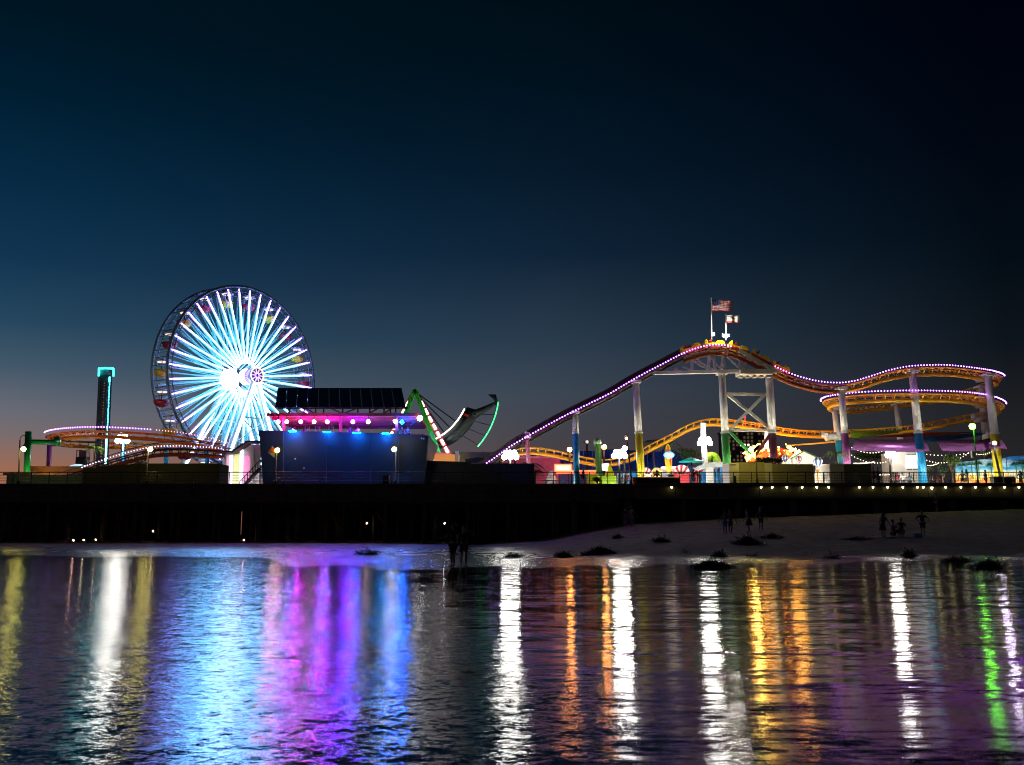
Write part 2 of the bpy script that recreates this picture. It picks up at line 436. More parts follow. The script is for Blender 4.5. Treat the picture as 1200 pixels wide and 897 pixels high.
def string(parent, c, sides, i0, i1, s, up, m, step=.33, r=.075, off=.85):
    pts = resample([p + q * (s * off) + Vector((0, 0, up)) for p, q in zip(c[i0:i1], sides[i0:i1])], step)
    b = MB()
    for p in pts: b.octa(p, r)
    b.build('light_string', m, parent, stuff=True)
    b = MB(); b.tube(pts[::3], .03, 4); b.build('light_rail', brown, parent)
def nearest_i(c, px, Y0=0, Y1=999):
    best = 0; bd = 1e9
    for i, p in enumerate(c):
        if not (Y0 <= p.y <= Y1): continue
        d = abs(px_of(p) - px)
        if d < bd: bd = d; best = i
    return best

rc_ = thing('roller_coaster', 'yellow steel roller coaster on tall painted columns with violet light strings', 'roller coaster', (xat(850, 100), 100, DECK))
hill = [(560, 553, 100), (580, 540, 100), (598, 527, 100), (621, 513.5, 100), (657, 493.5, 100), (690, 477, 100), (716, 464, 100), (741, 449, 100), (772, 432.5, 100), (800, 418, 100), (818, 411.5, 100), (834, 408.5, 100), (850, 409.5, 100), (864, 413, 100), (885, 422.5, 100), (913, 437.5, 100), (935, 446, 100), (958, 451.5, 100), (981, 453, 100), (1000, 450.5, 100), (1015, 446, 100), (1037, 439, 100), (1055, 435, 100), (1072, 433, 100), (1107, 432.5, 100.3), (1142, 436.5, 101), (1160, 440, 103), (1168, 444, 107), (1160, 449, 111), (1140, 456, 113.5), (1110, 463, 115), (1070, 469, 115.5), (1025, 475, 115), (995, 477.5, 112.5), (976, 476, 109), (971, 472, 105.5), (980, 468, 102.5), (1010, 464.5, 100.6), (1050, 463, 100), (1090, 463, 100), (1130, 465, 100.5), (1158, 470, 102.5), (1170, 477, 106), (1160, 482.5, 110), (1130, 488, 112), (1083, 497, 113), (1040, 502, 113), (1000, 504.5, 112.5), (960, 506, 112), (923, 503.5, 111.5), (895, 498.5, 111.2), (870, 494.5, 111), (845, 492, 111), (825, 492.5, 111), (805, 499, 111), (785, 510, 111), (765, 520, 111), (745, 530.5, 111), (722, 538, 111), (700, 539, 111), (675, 534.5, 111), (650, 528.5, 111), (630, 525.5, 111), (612, 525.5, 110.5), (598, 529, 110), (585, 535, 109.5), (570, 542, 109)]
c, sd = track(rc_, hill, orange, orange, cuts=((800, brown), (985, dkorange)))
# near side of the hill track is the one toward the camera (y smaller)
def near_s(i): return -1 if sd[i].y > 0 else 1
iA = nearest_i(c, 566, 0, 100.5); iB = nearest_i(c[:500], 862, 0, 100.5); iC = nearest_i(c, 908, 0, 100.2)
def idx(px, frm, to):
    best = frm; bd = 1e9
    for i in range(frm, min(to, len(c))):
        d = abs(px_of(c[i]) - px)
        if d < bd: bd = d; best = i
    return best
n_top = next(i for i, p in enumerate(c) if p.y > 106.5)
iB = idx(862, 0, n_top); iC = idx(908, 0, n_top); iD = idx(1037, 0, n_top); iE = n_top + 1
s0 = near_s(20)
string(rc_, c, sd, idx(566, 0, n_top), iB, s0, .25, mauve)
string(rc_, c, sd, iC, iE, s0, .28, mauve)
n_far = next(i for i in range(n_top + 5, len(c)) if c[i].y < 107)
n_r2 = next(i for i in range(n_far + 40, len(c)) if c[i].y > 106.5)
string(rc_, c, sd, n_far, n_r2, s0, .35, mauve)
# catwalk and safety panel beside the lift and over the crest
b = MB(); b2 = MB()
pts = [c[i] - sd[i] * (s0 * 1.15) for i in range(0, idx(940, 0, n_top))]
for a, d in zip(pts, pts[1:]):
    b.beam(a, d, .7, .06)
b.build('catwalk', brown, rc_)
b = MB()
for a, d in zip(pts, pts[1:]):
    a2, d2 = a + Vector((0, .3, .1)), d + Vector((0, .3, .1))
    b.prism([a2, d2, d2 + Vector((0, 0, .95)), a2 + Vector((0, 0, .95))], (0, .04, 0))
b.build('safety_panel', brown, rc_)
b = MB()
b.tube([p + Vector((0, .3, 1.1)) for p in pts[::2]], .04, 5); b.build('handrail', brown, rc_)
# near side lattice girder under the crest
b = MB(); za = 437; e = [P(765, 437.5, 100), P(905, 434.5, 100)]
b.beam(e[0], e[1], .5, .35); b.build('girder', white, rc_)
def ctop(px): i = idx(px, 0, n_top); return c[i] - Vector((0, 0, .8))
def cbot(px): t = (px - 765) / 140; return e[0].lerp(e[1], t) + Vector((0, 0, .18))
for px in (793, 811, 830, 838, 846, 867, 871):
    b = MB(); b.beam(cbot(px), ctop(px), .28, .28, up=(0, 1, 0)); b.build('strut', white, rc_)
for p1, p2 in ((797, 811), (813, 831), (818, 836), (832, 846), (851, 846), (868, 853), (896, 874), (785, 795)):
    b = MB(); a = cbot(p1) if p1 > p2 else ctop(p1); d = ctop(p2) if p1 > p2 else cbot(p2)
    b.beam(a, d, .17, .17, up=(0, 1, 0)); b.build('diagonal', white, rc_)
b = MB(); b.beam(P(866, 411, 99.2), P(911, 436, 99.2), .25, .4); b.build('stringer', white, rc_)
b = MB(); b.box(P(884, 437.5, 100), (3.6, 2.4, .5)); b.build('platform', white, rc_)
for k in range(5):
    b = MB(); b.lathe(P(868 + 8 * k, 442, 99), [(.3, -.1), (.28, .05), (.12, .2)], 10); b.build('fixture', white, rc_)
# columns: white above, painted colours below one level
zc = zat(507.5, 100)
lowc = {'blue': (20, 140, 190), 'yellow': (235, 215, 25), 'green': (70, 170, 80), 'maroon': (95, 40, 50), 'purple': (165, 95, 150), 'cyan': (40, 160, 200), 'rose': (190, 110, 130)}
def column(px1, py1, px2, Y, w, colr, top=None):
    a = P(px1, py1, Y); bse = deckp(px2, Y); r = w * Y / FPX / 2
    zz = zat(507.5, 100); t = (a.z - zz) / (a.z - bse.z)
    mid = a.lerp(bse, t)
    b = MB(); b.tube([a, mid], [r * .92, r], 16); col = b.build('column', white, rc_, True)
    nm = colr + '_column_paint'
    b = MB(); b.tube([mid, bse], [r * 1.015, r * 1.05], 16); b.build('painted_sleeve', paint(nm, lowc[colr], .4, var=.08), col, True)
    b = MB(); b.tube([mid + Vector((0, 0, .07)), mid - Vector((0, 0, .07))], [r * 1.2, r * 1.2], 16); b.build('splice_flange', white, col)
    b = MB(); b.tube([bse + Vector((0, 0, .3)), bse], [r * 1.7, r * 1.7], 12); b.build('base_flange', conc, col)
    b = MB(); b.box(a + Vector((0, 0, .1)), (r * 2.6, 1.5, .25)); b.build('saddle', white, col)
for q in ((618, 514, 620, 100, 5, 'rose'), (674, 485, 676, 100, 7, 'blue'), (745, 449, 752, 100, 8.5, 'yellow'), (846, 439, 853, 100, 9, 'green'), (901, 436, 908, 100, 9.5, 'maroon'), (986, 457, 994, 100, 8, 'purple'), (978, 480, 988, 108, 7, 'cyan'), (1069, 437, 1082, 100, 9, 'blue'), (1051, 475, 1060, 114, 7, 'yellow'), (1158, 441, 1171, 100.6, 9.5, 'yellow'), (1150, 455, 1160, 111, 8.5, 'purple')):
    column(*q)
for (x1, y1, x2, y2, w) in ((852, 462, 904, 504, .3), (897, 462, 856, 503, .3), (850, 462, 900, 462.5, .3), (855, 504.5, 905, 504.5, .28)):
    b = MB(); b.beam(P(x1, y1, 100.1), P(x2, y2, 100 if y1 == y2 else (100.3 if x1 < x2 else 99.9)), w, w, up=(0, 1, 0)); b.build('cross_brace', white, rc_)
b = MB(); b.beam(P(855, 506, 100), P(880, 532, 100), .3, up=(0, 1, 0)); b.build('cross_brace', paint('green_column_paint', lowc['green']), rc_)
b = MB(); b.beam(P(904, 507, 100), P(886, 533, 100), .3, up=(0, 1, 0)); b.build('cross_brace', paint('maroon_column_paint', lowc['maroon']), rc_)
for (x1, y1, x2, Y) in ((1144, 445, 1157, 110.6), (1143, 475, 1156, 110.6), (1142, 492, 1157, 110.6), (967, 513, 980, 107.4)):
    b = MB(); b.tube([P(x1, y1, Y), P(x2, y1 - 2, Y)], .42, 12); b.tube([P(x1, y1, Y), P(x1, y1 - 6, Y)], .42, 12); b.build('bracket', white, rc_, True)

# train near the crest
train = thing('coaster_train', 'yellow and red roller coaster train stopped at the crest of the hill', 'train', c[idx(845, 0, n_top)])
redp = paint('red_paint', (190, 40, 25), .3, var=.1); yel = paint('yellow_paint', (245, 205, 20), .3, var=.08)
i = idx(800, 0, n_top)
while i < idx(905, 0, n_top):
    p0, p1 = c[i], c[i + 4]; d = (p1 - p0).normalized(); side = sd[i]; up = side.cross(d); up = up if up.z > 0 else -up
    m = Matrix((side, d, up)).transposed(); ctr = (p0 + p1) / 2
    b = MB()
    prof = [(-1.0, .15), (1.0, .15), (1.12, .55), (.9, .85), (.3, .82), (.2, .62), (-.7, .62), (-.9, 1.05), (-1.08, .7)]
    b.prism([ctr + d * y + up * z - side * .6 for y, z in prof], side * 1.2); car = b.build('car', yel, train)
    for s in (-1, 1):
        b = MB(); b.prism([ctr + d * y + up * z + side * (s * .6) for y, z in ((-1, .15), (1, .15), (1.1, .42), (-1.02, .42))], side * (s * .03)); b.build('side_stripe', redp, car)
    b = MB()
    for s in (-.3, .3): b.box(ctr - d * .35 + up * .85 + side * s, (.42, .14, .42), M=m)
    b.build('seat_back', redp, car)
    b = MB()
    for yy in (-.7, .7):
        for s in (-.62, .62): b.ball(ctr + d * yy + up * .08 + side * s, .14, 8)
    b.build('wheel', darkmetal, car)
    i += 5

# flags on the crest
def flag(pole_px, pole_y0, pole_y1, fx1, fy0, fy1, Y, mat, nm, label):
    a, t = P(pole_px, pole_y0, Y), P(pole_px - .3, pole_y1, Y)
    th = thing('flag', label, 'flag', a)
    b = MB(); b.tube([a, t], [.07, .04], 8); b.ball(t, .09); b.build('pole', paint('pole_grey', (170, 168, 160), .4), th)
    w = (fx1 - pole_px) * Y / FPX; h = (fy1 - fy0) * Y / FPX; z1 = zat(fy0, Y)
    b = MB(); nx, nz = 18, 8; base = Vector((t.x + .05, Y, 0))
    vs = [base + Vector((w * i / nx - .0, .14 * math.sin(i * .75) * (i / nx) ** .5, z1 - h * j / nz - .05 * h * (i / nx) - .06 * math.sin(i * .55) * i / nx)) for j in range(nz + 1) for i in range(nx + 1)]
    fs = [(j * (nx + 1) + i, j * (nx + 1) + i + 1, (j + 1) * (nx + 1) + i + 1, (j + 1) * (nx + 1) + i) for j in range(nz) for i in range(nx)]
    b.raw(vs, fs); o = b.build('cloth', mat, th, True)
    uv = o.data.uv_layers.new(name='print')
    for poly in o.data.polygons:
        for li in poly.loop_indices:
            vi = o.data.loops[li].vertex_index; uv.data[li].uv = ((vi % (nx + 1)) / nx, 1 - (vi // (nx + 1)) / nz)
    return th
def flag_mat(kind):
    m = bpy.data.materials.new(kind); m.use_nodes = True; t = m.node_tree; nn = t.nodes.new; ll = t.links.new; b = t.nodes['Principled BSDF']; b.inputs['Roughness'].default_value = .8
    u = nn('ShaderNodeUVMap'); u.uv_map = 'print'; sp = nn('ShaderNodeSeparateXYZ'); ll(u.outputs[0], sp.inputs[0])
    def mt(op, a, c=None):
        k = nn('ShaderNodeMath'); k.operation = op
        for i, v in enumerate((a, c)):
            if v is None: continue
            if isinstance(v, (int, float)): k.inputs[i].default_value = v
            else: ll(v, k.inputs[i])
        return k.outputs[0]
    def mixc(f, a, c):
        k = nn('ShaderNodeMix'); k.data_type = 'RGBA'; ll(f, k.inputs[0])
        for j, v in ((6, a), (7, c)):
            if isinstance(v, tuple): k.inputs[j].default_value = (*lin(v), 1)
            else: ll(v, k.inputs[j])
        return k.outputs[2]
    x, y = sp.outputs[0], sp.outputs[1]
    if kind == 'stars_and_stripes':
        st = mt('LESS_THAN', mt('FRACT', mt('MULTIPLY', y, 6.5)), .5)
        c0 = mixc(st, (205, 190, 185), (165, 35, 45))
        can = mt('MULTIPLY', mt('LESS_THAN', x, .4), mt('GREATER_THAN', y, .46))
        vx = nn('ShaderNodeTexVoronoi'); vx.inputs['Scale'].default_value = 14; vx.inputs['Randomness'].default_value = .0; ll(u.outputs[0], vx.inputs['Vector'])
        star = mt('LESS_THAN', vx.outputs['Distance'], .17)
        col = mixc(can, c0, mixc(star, (20, 25, 75), (215, 215, 220)))
    else:
        c0 = mixc(mt('LESS_THAN', y, .17), (228, 224, 205), (190, 40, 30))
        bx = mt('MULTIPLY', mt('SUBTRACT', x, .52), 1 / .2); by = mt('MULTIPLY', mt('SUBTRACT', y, .56), 1 / .15)
        nzz = nn('ShaderNodeTexNoise'); nzz.inputs['Scale'].default_value = 9; ll(u.outputs[0], nzz.inputs['Vector'])
        bear = mt('LESS_THAN', mt('ADD', mt('ADD', mt('MULTIPLY', bx, bx), mt('MULTIPLY', by, by)), nzz.outputs['Fac']), 1.4)
        sx = mt('MULTIPLY', mt('SUBTRACT', x, .14), 12); sy = mt('MULTIPLY', mt('SUBTRACT', y, .82), 9)
        star = mt('LESS_THAN', mt('ADD', mt('MULTIPLY', sx, sx), mt('MULTIPLY', sy, sy)), .5)
        col = mixc(star, mixc(bear, c0, (90, 60, 40)), (190, 40, 30))
    ll(col, b.inputs['Base Color']); return m
flag(834, 398, 350, 859, 351.5, 365, 100, flag_mat('stars_and_stripes'), 'flag', 'striped red and white flag with blue starred canton on the taller crest pole')
flag(851, 399, 369, 867, 369.5, 378.5, 99.5, flag_mat('bear_flag'), 'flag', 'white flag with brown bear and red bottom stripe on the shorter pole')
# flood fittings at the foot of the flags
crestl = glow('crest_flood_glass', (1, .95, .75), 300, True)
for k, px in enumerate((836, 848, 853)):
    p = P(px, 392 + (k > 0) * 1.5, 99.0); th = thing('floodlight', ['small lit floodlight at the foot of the taller flag pole', 'small lit floodlight on the crest between the two flag poles', 'small lit floodlight at the foot of the shorter flag pole'][k], 'light', p)
    b = MB(); b.box(p, (.3, .2, .16)); b.build('housing', darkmetal, th)
    b = MB(); b.box(p + Vector((0, -.02, -.10)), (.2, .16, .03)); b.build('lens', crestl, th)
    b = MB(); b.box(p + Vector((0, -.02, .10)), (.16, .16, .03)); b.build('upper_lens', glow('flag_flood_glass', (1, .95, .85), 1300, True), th)

# ------------------------------------------------------------------ low loop at the left
lp = thing('roller_coaster', 'low oval orange coaster loop on cyan posts, left of the ferris wheel', 'roller coaster', (xat(140, 115), 115, DECK))
o2 = paint('loop_orange_paint', (250, 145, 30), .35, var=.1)
loop = [(262, 524, 112), (240, 518, 110.5), (215, 513, 109.5), (185, 509.5, 108.5), (150, 507, 108), (110, 506, 108), (80, 507.5, 109), (63, 510.5, 111.5), (62, 514, 116), (80, 517, 119.5), (110, 518.5, 121.5), (150, 519.5, 122), (190, 521, 122), (230, 522.5, 121.5), (270, 526, 120)]
c2, sd2 = track(lp, loop, o2, o2)
s2 = -1 if sd2[20].y > 0 else 1
kk = next(i for i, p in enumerate(c2) if p.y > 113)
kR = min(range(kk), key=lambda i: abs(px_of(c2[i]) - 175))
string(lp, c2, sd2, kR, kk, s2, .45, mauve)
string(lp, c2, sd2, 0, kR, s2, .45, pinkw)
ramp_ = [(262, 529.5, 104.5), (235, 527.5, 104.5), (215, 526.5, 104.5), (190, 527, 104.5), (172, 529.5, 104.5), (150, 535, 104.5), (130, 541, 104.5), (112, 547.5, 104.5), (95, 554, 104.8), (70, 562, 105.4), (45, 570, 106)]
c3, sd3 = track(lp, ramp_, brown, dkorange)
s3 = -1 if sd3[10].y > 0 else 1
string(lp, c3, sd3, 0, len(c3) - 12, s3, .3, glow('pale_violet_bulbs', (.8, .55, 1.0), 5, True), step=.34)
b = MB(); b.tube([p + Vector((0, .7, .9)) for p in c3[::2]], .05, 5); b.build('handrail', brown, lp)
cy = paint('cyan_post_paint', (30, 165, 215), .4, var=.06)
for (px, py, Y, w) in ((145, 520, 122, 4.5), (195, 521, 122, 4.5), (243, 524, 121, 4), (259, 541, 104.5, 3.5)):
    b = MB(); b.tube([P(px, py, Y), deckp(px, Y)], w * Y / FPX / 2 * 1.15, 12); b.build('post', cy, lp, True)
grn = paint('green_post_paint', (20, 150, 50), .35, var=.08); pur = paint('purple_post_paint', (120, 50, 120), .4, var=.1)
b = MB(); b.tube([P(33.5, 506, 105.5), deckp(32, 105.5)], .36, 14); b.tube([P(33, 518, 105.5), P(64, 518.5, 106.5), P(68, 517.8, 107)], .29, 12); b.tube([P(68, 522, 107), P(67, 512, 107)], .34, 12)
b.build('support_post', grn, lp, True)
b = MB(); b.tube([P(58, 520, 109.5), deckp(57.5, 109.5)], .27, 12); b.tube([P(57, 521.5, 109.5), P(70, 521, 110.5)], .22, 10); b.build('support_post', pur, lp, True)

# ------------------------------------------------------------------ ferris wheel
WY = 133.0; WC = P(288.5, 442, WY); TH = R(56); AX = Vector((math.sin(TH), -math.cos(TH), 0)); U = Vector((math.cos(TH), math.sin(TH), 0)); ZZ = Vector((0, 0, 1))
WR = 13.35
fw = thing('ferris_wheel', 'tall illuminated ferris wheel with white and cyan light spokes', 'ferris wheel', Vector((WC.x, WC.y, DECK)))
rimm = paint('wheel_rim_paint', (105, 120, 125), .45, var=.1)
FO = ORG[fw.name]
def wp(r, ang, off): return WC + U * (r * math.cos(ang)) + ZZ * (r * math.sin(ang)) + AX * off
OFFB = -3.3
for off in (0, OFFB):
    b = MB(); b.tube([wp(WR, 2 * math.pi * i / 120, off) for i in range(121)], .21, 8, False); b.build('rim', rimm, fw, True)
    b = MB(); b.tube([wp(WR - .75, 2 * math.pi * i / 120, off) for i in range(121)], .08, 6, False); b.build('inner_rim', rimm, fw, True)
b = MB()
for k in range(40):
    a = 2 * math.pi * k / 40
    b.beam(wp(WR, a, 0), wp(WR, a, OFFB), .1); b.beam(wp(WR - .75, a, 0), wp(WR - .75, a, OFFB), .06)
    b.beam(wp(WR, a, 0), wp(WR - .75, a + math.pi / 40, 0), .06); b.beam(wp(WR, a, OFFB), wp(WR - .75, a + math.pi / 40, OFFB), .06)
b.build('cross_tie', rimm, fw, stuff=True)
# LED spokes: one mesh along local x, colour changes outwards
def led_mat(name, stops, st, scl):
    m = bpy.data.materials.new(name); m.use_nodes = True; t = m.node_tree; b = t.nodes['Principled BSDF']
    tcn = t.nodes.new('ShaderNodeTexCoord'); sp = t.nodes.new('ShaderNodeSeparateXYZ'); t.links.new(tcn.outputs['Object'], sp.inputs[0])
    dv = t.nodes.new('ShaderNodeMath'); dv.operation = 'DIVIDE'; t.links.new(sp.outputs[0], dv.inputs[0]); dv.inputs[1].default_value = scl
    r = t.nodes.new('ShaderNodeValToRGB'); e = r.color_ramp.elements
    e[0].position = stops[0][0]; e[0].color = (*stops[0][1], 1); e[1].position = stops[-1][0]; e[1].color = (*stops[-1][1], 1)
    for p, cc in stops[1:-1]: k = e.new(p); k.color = (*cc, 1)
    t.links.new(dv.outputs[0], r.inputs[0]); t.links.new(r.outputs[0], b.inputs['Emission Color']); b.inputs['Emission Strength'].default_value = st
    b.inputs['Base Color'].default_value = (.3, .3, .3, 1); return m
ledw = led_mat('white_spoke_leds', [(0, (.3, .4, 1)), (.4, (.11, .42, 1)), (.7, (.1, .5, 1)), (.85, (.2, .25, 1)), (1, (.32, .14, 1))], LEDW, 13)
ledf = led_mat('cyan_fringe_glow', [(0, (.12, .5, 1)), (.3, (.02, .5, .8)), (.65, (.02, .6, .7)), (.85, (.12, .15, .8)), (1, (.3, .12, .9))], LEDF, 13)
ledt = led_mat('teal_glow_leds', [(0, (.05, .45, .9)), (.3, (.0, .42, .62)), (.6, (.0, .28, .34)), (.8, (.0, .1, .12)), (.95, (.0, .015, .02))], LEDT, 13)
rot0 = Matrix((U, -AX, ZZ)).transposed()     # local x -> U, local y -> -AX, local z -> up
def spoke_mesh(name, r0, r1, mats, core, side):
    b = MB(); b.box(((r0 + r1) / 2, 0, 0), (r1 - r0, core, core))
    if side:
        b.cur = 1
        for s in (-1, 1): b.box(((4.2 + r1) / 2 - .1, .1, s * (core / 2 + side)), (r1 - 4.2 - .6, .06, .07))  # strips added beside the core imitate its glow fringe
    me = bpy.data.meshes.new(name); me.from_pydata([tuple(v) for v in b.v], [], b.f)
    for m in mats: me.materials.append(m)
    if len(mats) > 1: me.polygons.foreach_set('material_index', b.mi)
    return me
m1 = spoke_mesh('spoke', 2.0, 12.95, [ledw, ledf], .095, .1)
m2 = spoke_mesh('glow_strand', 2.4, 12.2, [ledt], .10, 0)  # added strands stand in for the teal glow between spokes
m3 = spoke_mesh('back_spoke', 2.2, 12.6, [ledt], .16, 0)
def put(me, name, a, off):
    o = bpy.data.objects.new(name, me); COL.objects.link(o); o.parent = fw; o.location = WC - FO + AX * off
    o.rotation_euler = (rot0 @ Matrix.Rotation(-a, 3, 'Y')).to_euler(); return o
for k in range(40):
    put(m1, 'spoke', 2 * math.pi * k / 40, 0)
    put(m3, 'back_spoke', 2 * math.pi * (k + .3) / 40, OFFB)
for k in range(120):
    put(m2, 'glow_strand', 2 * math.pi * (k + .5) / 120, -.6 - (k % 4) * .9)
# hubs, axle
hubw = glow('hub_white_leds', (.6, .55, 1), 20, True)
b = MB(); b.tube([wp(0, 0, -4.2), wp(0, 0, 2.1)], .55, 16); b.build('axle', white, fw, True)
def disc(off, r, t, mat, name, n=28):
    b = MB(); b.tube([wp(0, 0, off - t / 2), wp(0, 0, off + t / 2)], r, n); return b.build(name, mat, fw)
disc(0, 1.15, .4, hubw, 'hub'); disc(OFFB - .3, 1.5, .5, hubw, 'hub'); disc(-4.1, 1.3, .3, hubw, 'hub')
d = disc(2.2, 1.15, .35, paint('hub_blue', (60, 70, 160), .4), 'end_plate')
b = MB(); b.tube([wp(1.12, 2 * math.pi * i / 32, 2.4) for i in range(33)], .09, 6, False); b.build('ring_light', glow('amber_ring', (1, .55, .2), 2.5, True), d)
b = MB()
for k in range(10):
    a = 2 * math.pi * k / 10; b.beam(wp(.25, a, 2.42), wp(.9, a, 2.42), .12)
b.build('rosette', glow('violet_rosette', (.5, .35, 1), 2.5, True), d)
d = disc(.9, 1.1, .2, glow('violet_disc', (.5, .22, .9), .7, True), 'inner_plate')
b = MB()
for k in range(20):
    a = 2 * math.pi * k / 20; b.beam(wp(.45, a, 1.02), wp(1.0, a, 1.02), .07)
b.build('fan_blade', glow('fan_blade_leds', (.9, .8, 1), 1.1, True), d)
# towers
legw = glow('leg_white_leds', (.6, .85, 1), 4, True)
for off, sp in ((2.0, 6.5), (-3.9, 9.5)):
    top = wp(0, 0, off)
    for s in (-1, 1):
        foot = Vector((top.x, top.y, DECK)) + U * (s * sp)
        b = MB(); b.tube([top, foot], [.32, .5], 10); lg = b.build('tower_leg', white, fw, True)
        b = MB(); q = AX * .5; b.beam(top.lerp(foot, .06) + q, top.lerp(foot, .94) + q, .3); b.build('light_strip', legw, lg)
    for t1 in (.35, .6, .82):
        a = top.lerp(Vector((top.x, top.y, DECK)) + U * sp, t1); bb = top.lerp(Vector((top.x, top.y, DECK)) - U * sp, t1)
        b = MB(); b.beam(a, bb, .2); b.build('tower_brace', white, fw)
    for t1, t2 in ((.35, .6), (.6, .35), (.6, .82), (.82, .6)):
        a = top.lerp(Vector((top.x, top.y, DECK)) + U * sp, t1); bb = top.lerp(Vector((top.x, top.y, DECK)) - U * sp, t2)
        b = MB(); b.beam(a, bb, .14); b.build('tower_brace', white, fw)
# gondolas
gcol = [('red', (150, 25, 40)), ('yellow', (215, 165, 40))]
ordn = ['first', 'second', 'third', 'fourth', 'fifth', 'sixth', 'seventh', 'eighth', 'ninth', 'tenth', 'eleventh', 'twelfth', 'thirteenth', 'fourteenth', 'fifteenth', 'sixteenth', 'seventeenth', 'eighteenth', 'nineteenth', 'twentieth']
protos = {}
canopyw = paint('gondola_canopy', (200, 195, 190), .5)
for k in range(20):
    a = R(90 - 5 - 18 * k); pv = wp(WR - .3, a, OFFB / 2); cn, cr = gcol[k % 2]
    lab = '%s ferris wheel gondola with pale canopy, the %s clockwise from the top of the rim' % (cn, ordn[k])
    if cn not in protos:
        g_ = thing('gondola', lab, 'gondola', pv, 'gondolas hanging from the ferris wheel')
        b = MB(); b.lathe(pv + Vector((0, 0, -2.3)), [(.35, -.45), (.75, -.3), (1.0, .1), (1.05, .45), (.95, .48)], 16); b.build('tub', paint(cn + '_gondola', cr, .4), g_, True)
        b = MB(); b.lathe(pv + Vector((0, 0, -.55)), [(1.05, -.12), (.9, .08), (.45, .28), (.05, .36)], 16); b.build('canopy', canopyw, g_, True)
        b = MB()
        for q in range(4):
            t = q * math.pi / 2 + .4; v = Vector((math.cos(t) * .85, math.sin(t) * .85, 0)); b.beam(pv + v + Vector((0, 0, -1.9)), pv + v + Vector((0, 0, -.6)), .05)
        b.beam(pv + Vector((0, 0, -2.4)), pv + Vector((0, 0, 0)), .08); b.beam(pv - AX * 1.8, pv + AX * 1.8, .08); b.build('frame', darkmetal, g_)
        b = MB(); b.tube([pv + Vector((.6 * math.cos(t * .5), .6 * math.sin(t * .5), -.72)) for t in range(13)], .05, 5, False); b.build('ring_lamp', glow('gondola_lamp', (1, .85, .7), 1.2, True), g_)
        protos[cn] = g_
    else: dup(protos[cn], pv, None, lab)

# ------------------------------------------------------------------ drop tower
T0 = deckp(118.5, 118); ttop = P(123.5, 441, 118)
tw = thing('drop_tower', 'slender dark lattice drop tower with turquoise neon crown', 'tower', T0)
dk = paint('tower_dark_paint', (38, 42, 48), .5, var=.2); b = MB(); hw = .62
axis = [T0.lerp(ttop, t / 12) for t in range(13)]
lx, ly = Vector((1, .25, 0)).normalized(), Vector((-.25, 1, 0)).normalized()
for sx in (-1, 1):
    for sy in (-1, 1): b.beam(T0 + lx * sx * hw + ly * sy * hw, ttop + lx * sx * hw + ly * sy * hw, .16)
for i in range(12):
    for sx, sy, tx, ty in ((-1, -1, 1, -1), (1, -1, 1, 1), (1, 1, -1, 1), (-1, 1, -1, -1)):
        b.beam(axis[i] + lx * sx * hw + ly * sy * hw, axis[i + 1] + lx * tx * hw + ly * ty * hw, .08); b.beam(axis[i] + lx * sx * hw + ly * sy * hw, axis[i] + lx * tx * hw + ly * ty * hw, .08)
b.build('lattice', dk, tw, stuff=False)
b = MB(); b.beam(T0, ttop, .95, .95); b.build('shaft', dk, tw)
b = MB(); 
for t in range(40):
    p = T0.lerp(ttop, .03 + t / 42) - ly * .5; b.box(p - ly * .02, (.09, .03, .09))
b.build('marker_lamp', glow('dim_red_lamps', (.8, .16, .05), .35, True), tw, stuff=True)
b = MB(); b.box(P(124, 436.5, 118), (1.15, 1.15, .9)); b.build('head', dk, tw)
neon = glow('turquoise_neon', (.01, .8, .75), 16, True)
b = MB(); q = [P(115.8, 441, 117.2), P(116, 432, 117.2), P(124, 431.6, 116.9), P(133, 432, 117.2), P(133, 441, 117.2)]
for a, d in zip(q, q[1:]): b.tube([a, d], .1, 8)
b.build('crown_light', neon, tw, True)
b = MB(); b.tube([P(128.6, 442, 117.2), P(128.2, 448, 117.2)], .11, 8); 
for i in range(26):
    a = P(128.4 - i * .17, 449 + i * 3.7, 117.2); b.tube([a, a - Vector((rnd(-.03, .03), 0, .3))], .055 + .025 * (i > 17), 6)
b.build('edge_light', glow('cyan_edge_leds', (.05, .75, .9), 7, True), tw, True)
b = MB(); b.tube([P(124.8, 513, 117.2), P(123.6, 545, 117.2)], .1, 8); b.build('base_light', glow('white_edge_leds', (.6, 1, .95), 5, True), tw, True)
b = MB(); b.box(T0 + Vector((0, 0, .4)), (3.2, 3.2, .8)); b.build('base', dk, tw)
# ------------------------------------------------------------------ waterfront building with sloping walls and solar roof
BY = 94.0
bld = thing('pavilion', 'dark blue pavilion with flared walls, open pink lit upper terrace and solar roof', 'building', deckp(402, BY))
navy = paint('navy_wall', (16, 46, 76), .5, var=.12, scale=.5, bump=.01)
redst = paint('dark_red_steel', (110, 28, 38), .5, var=.15)
pinkc = paint('pink_ceiling', (195, 75, 85), .5, var=.1)
def q3(px, py, Y): return P(px, py, Y)
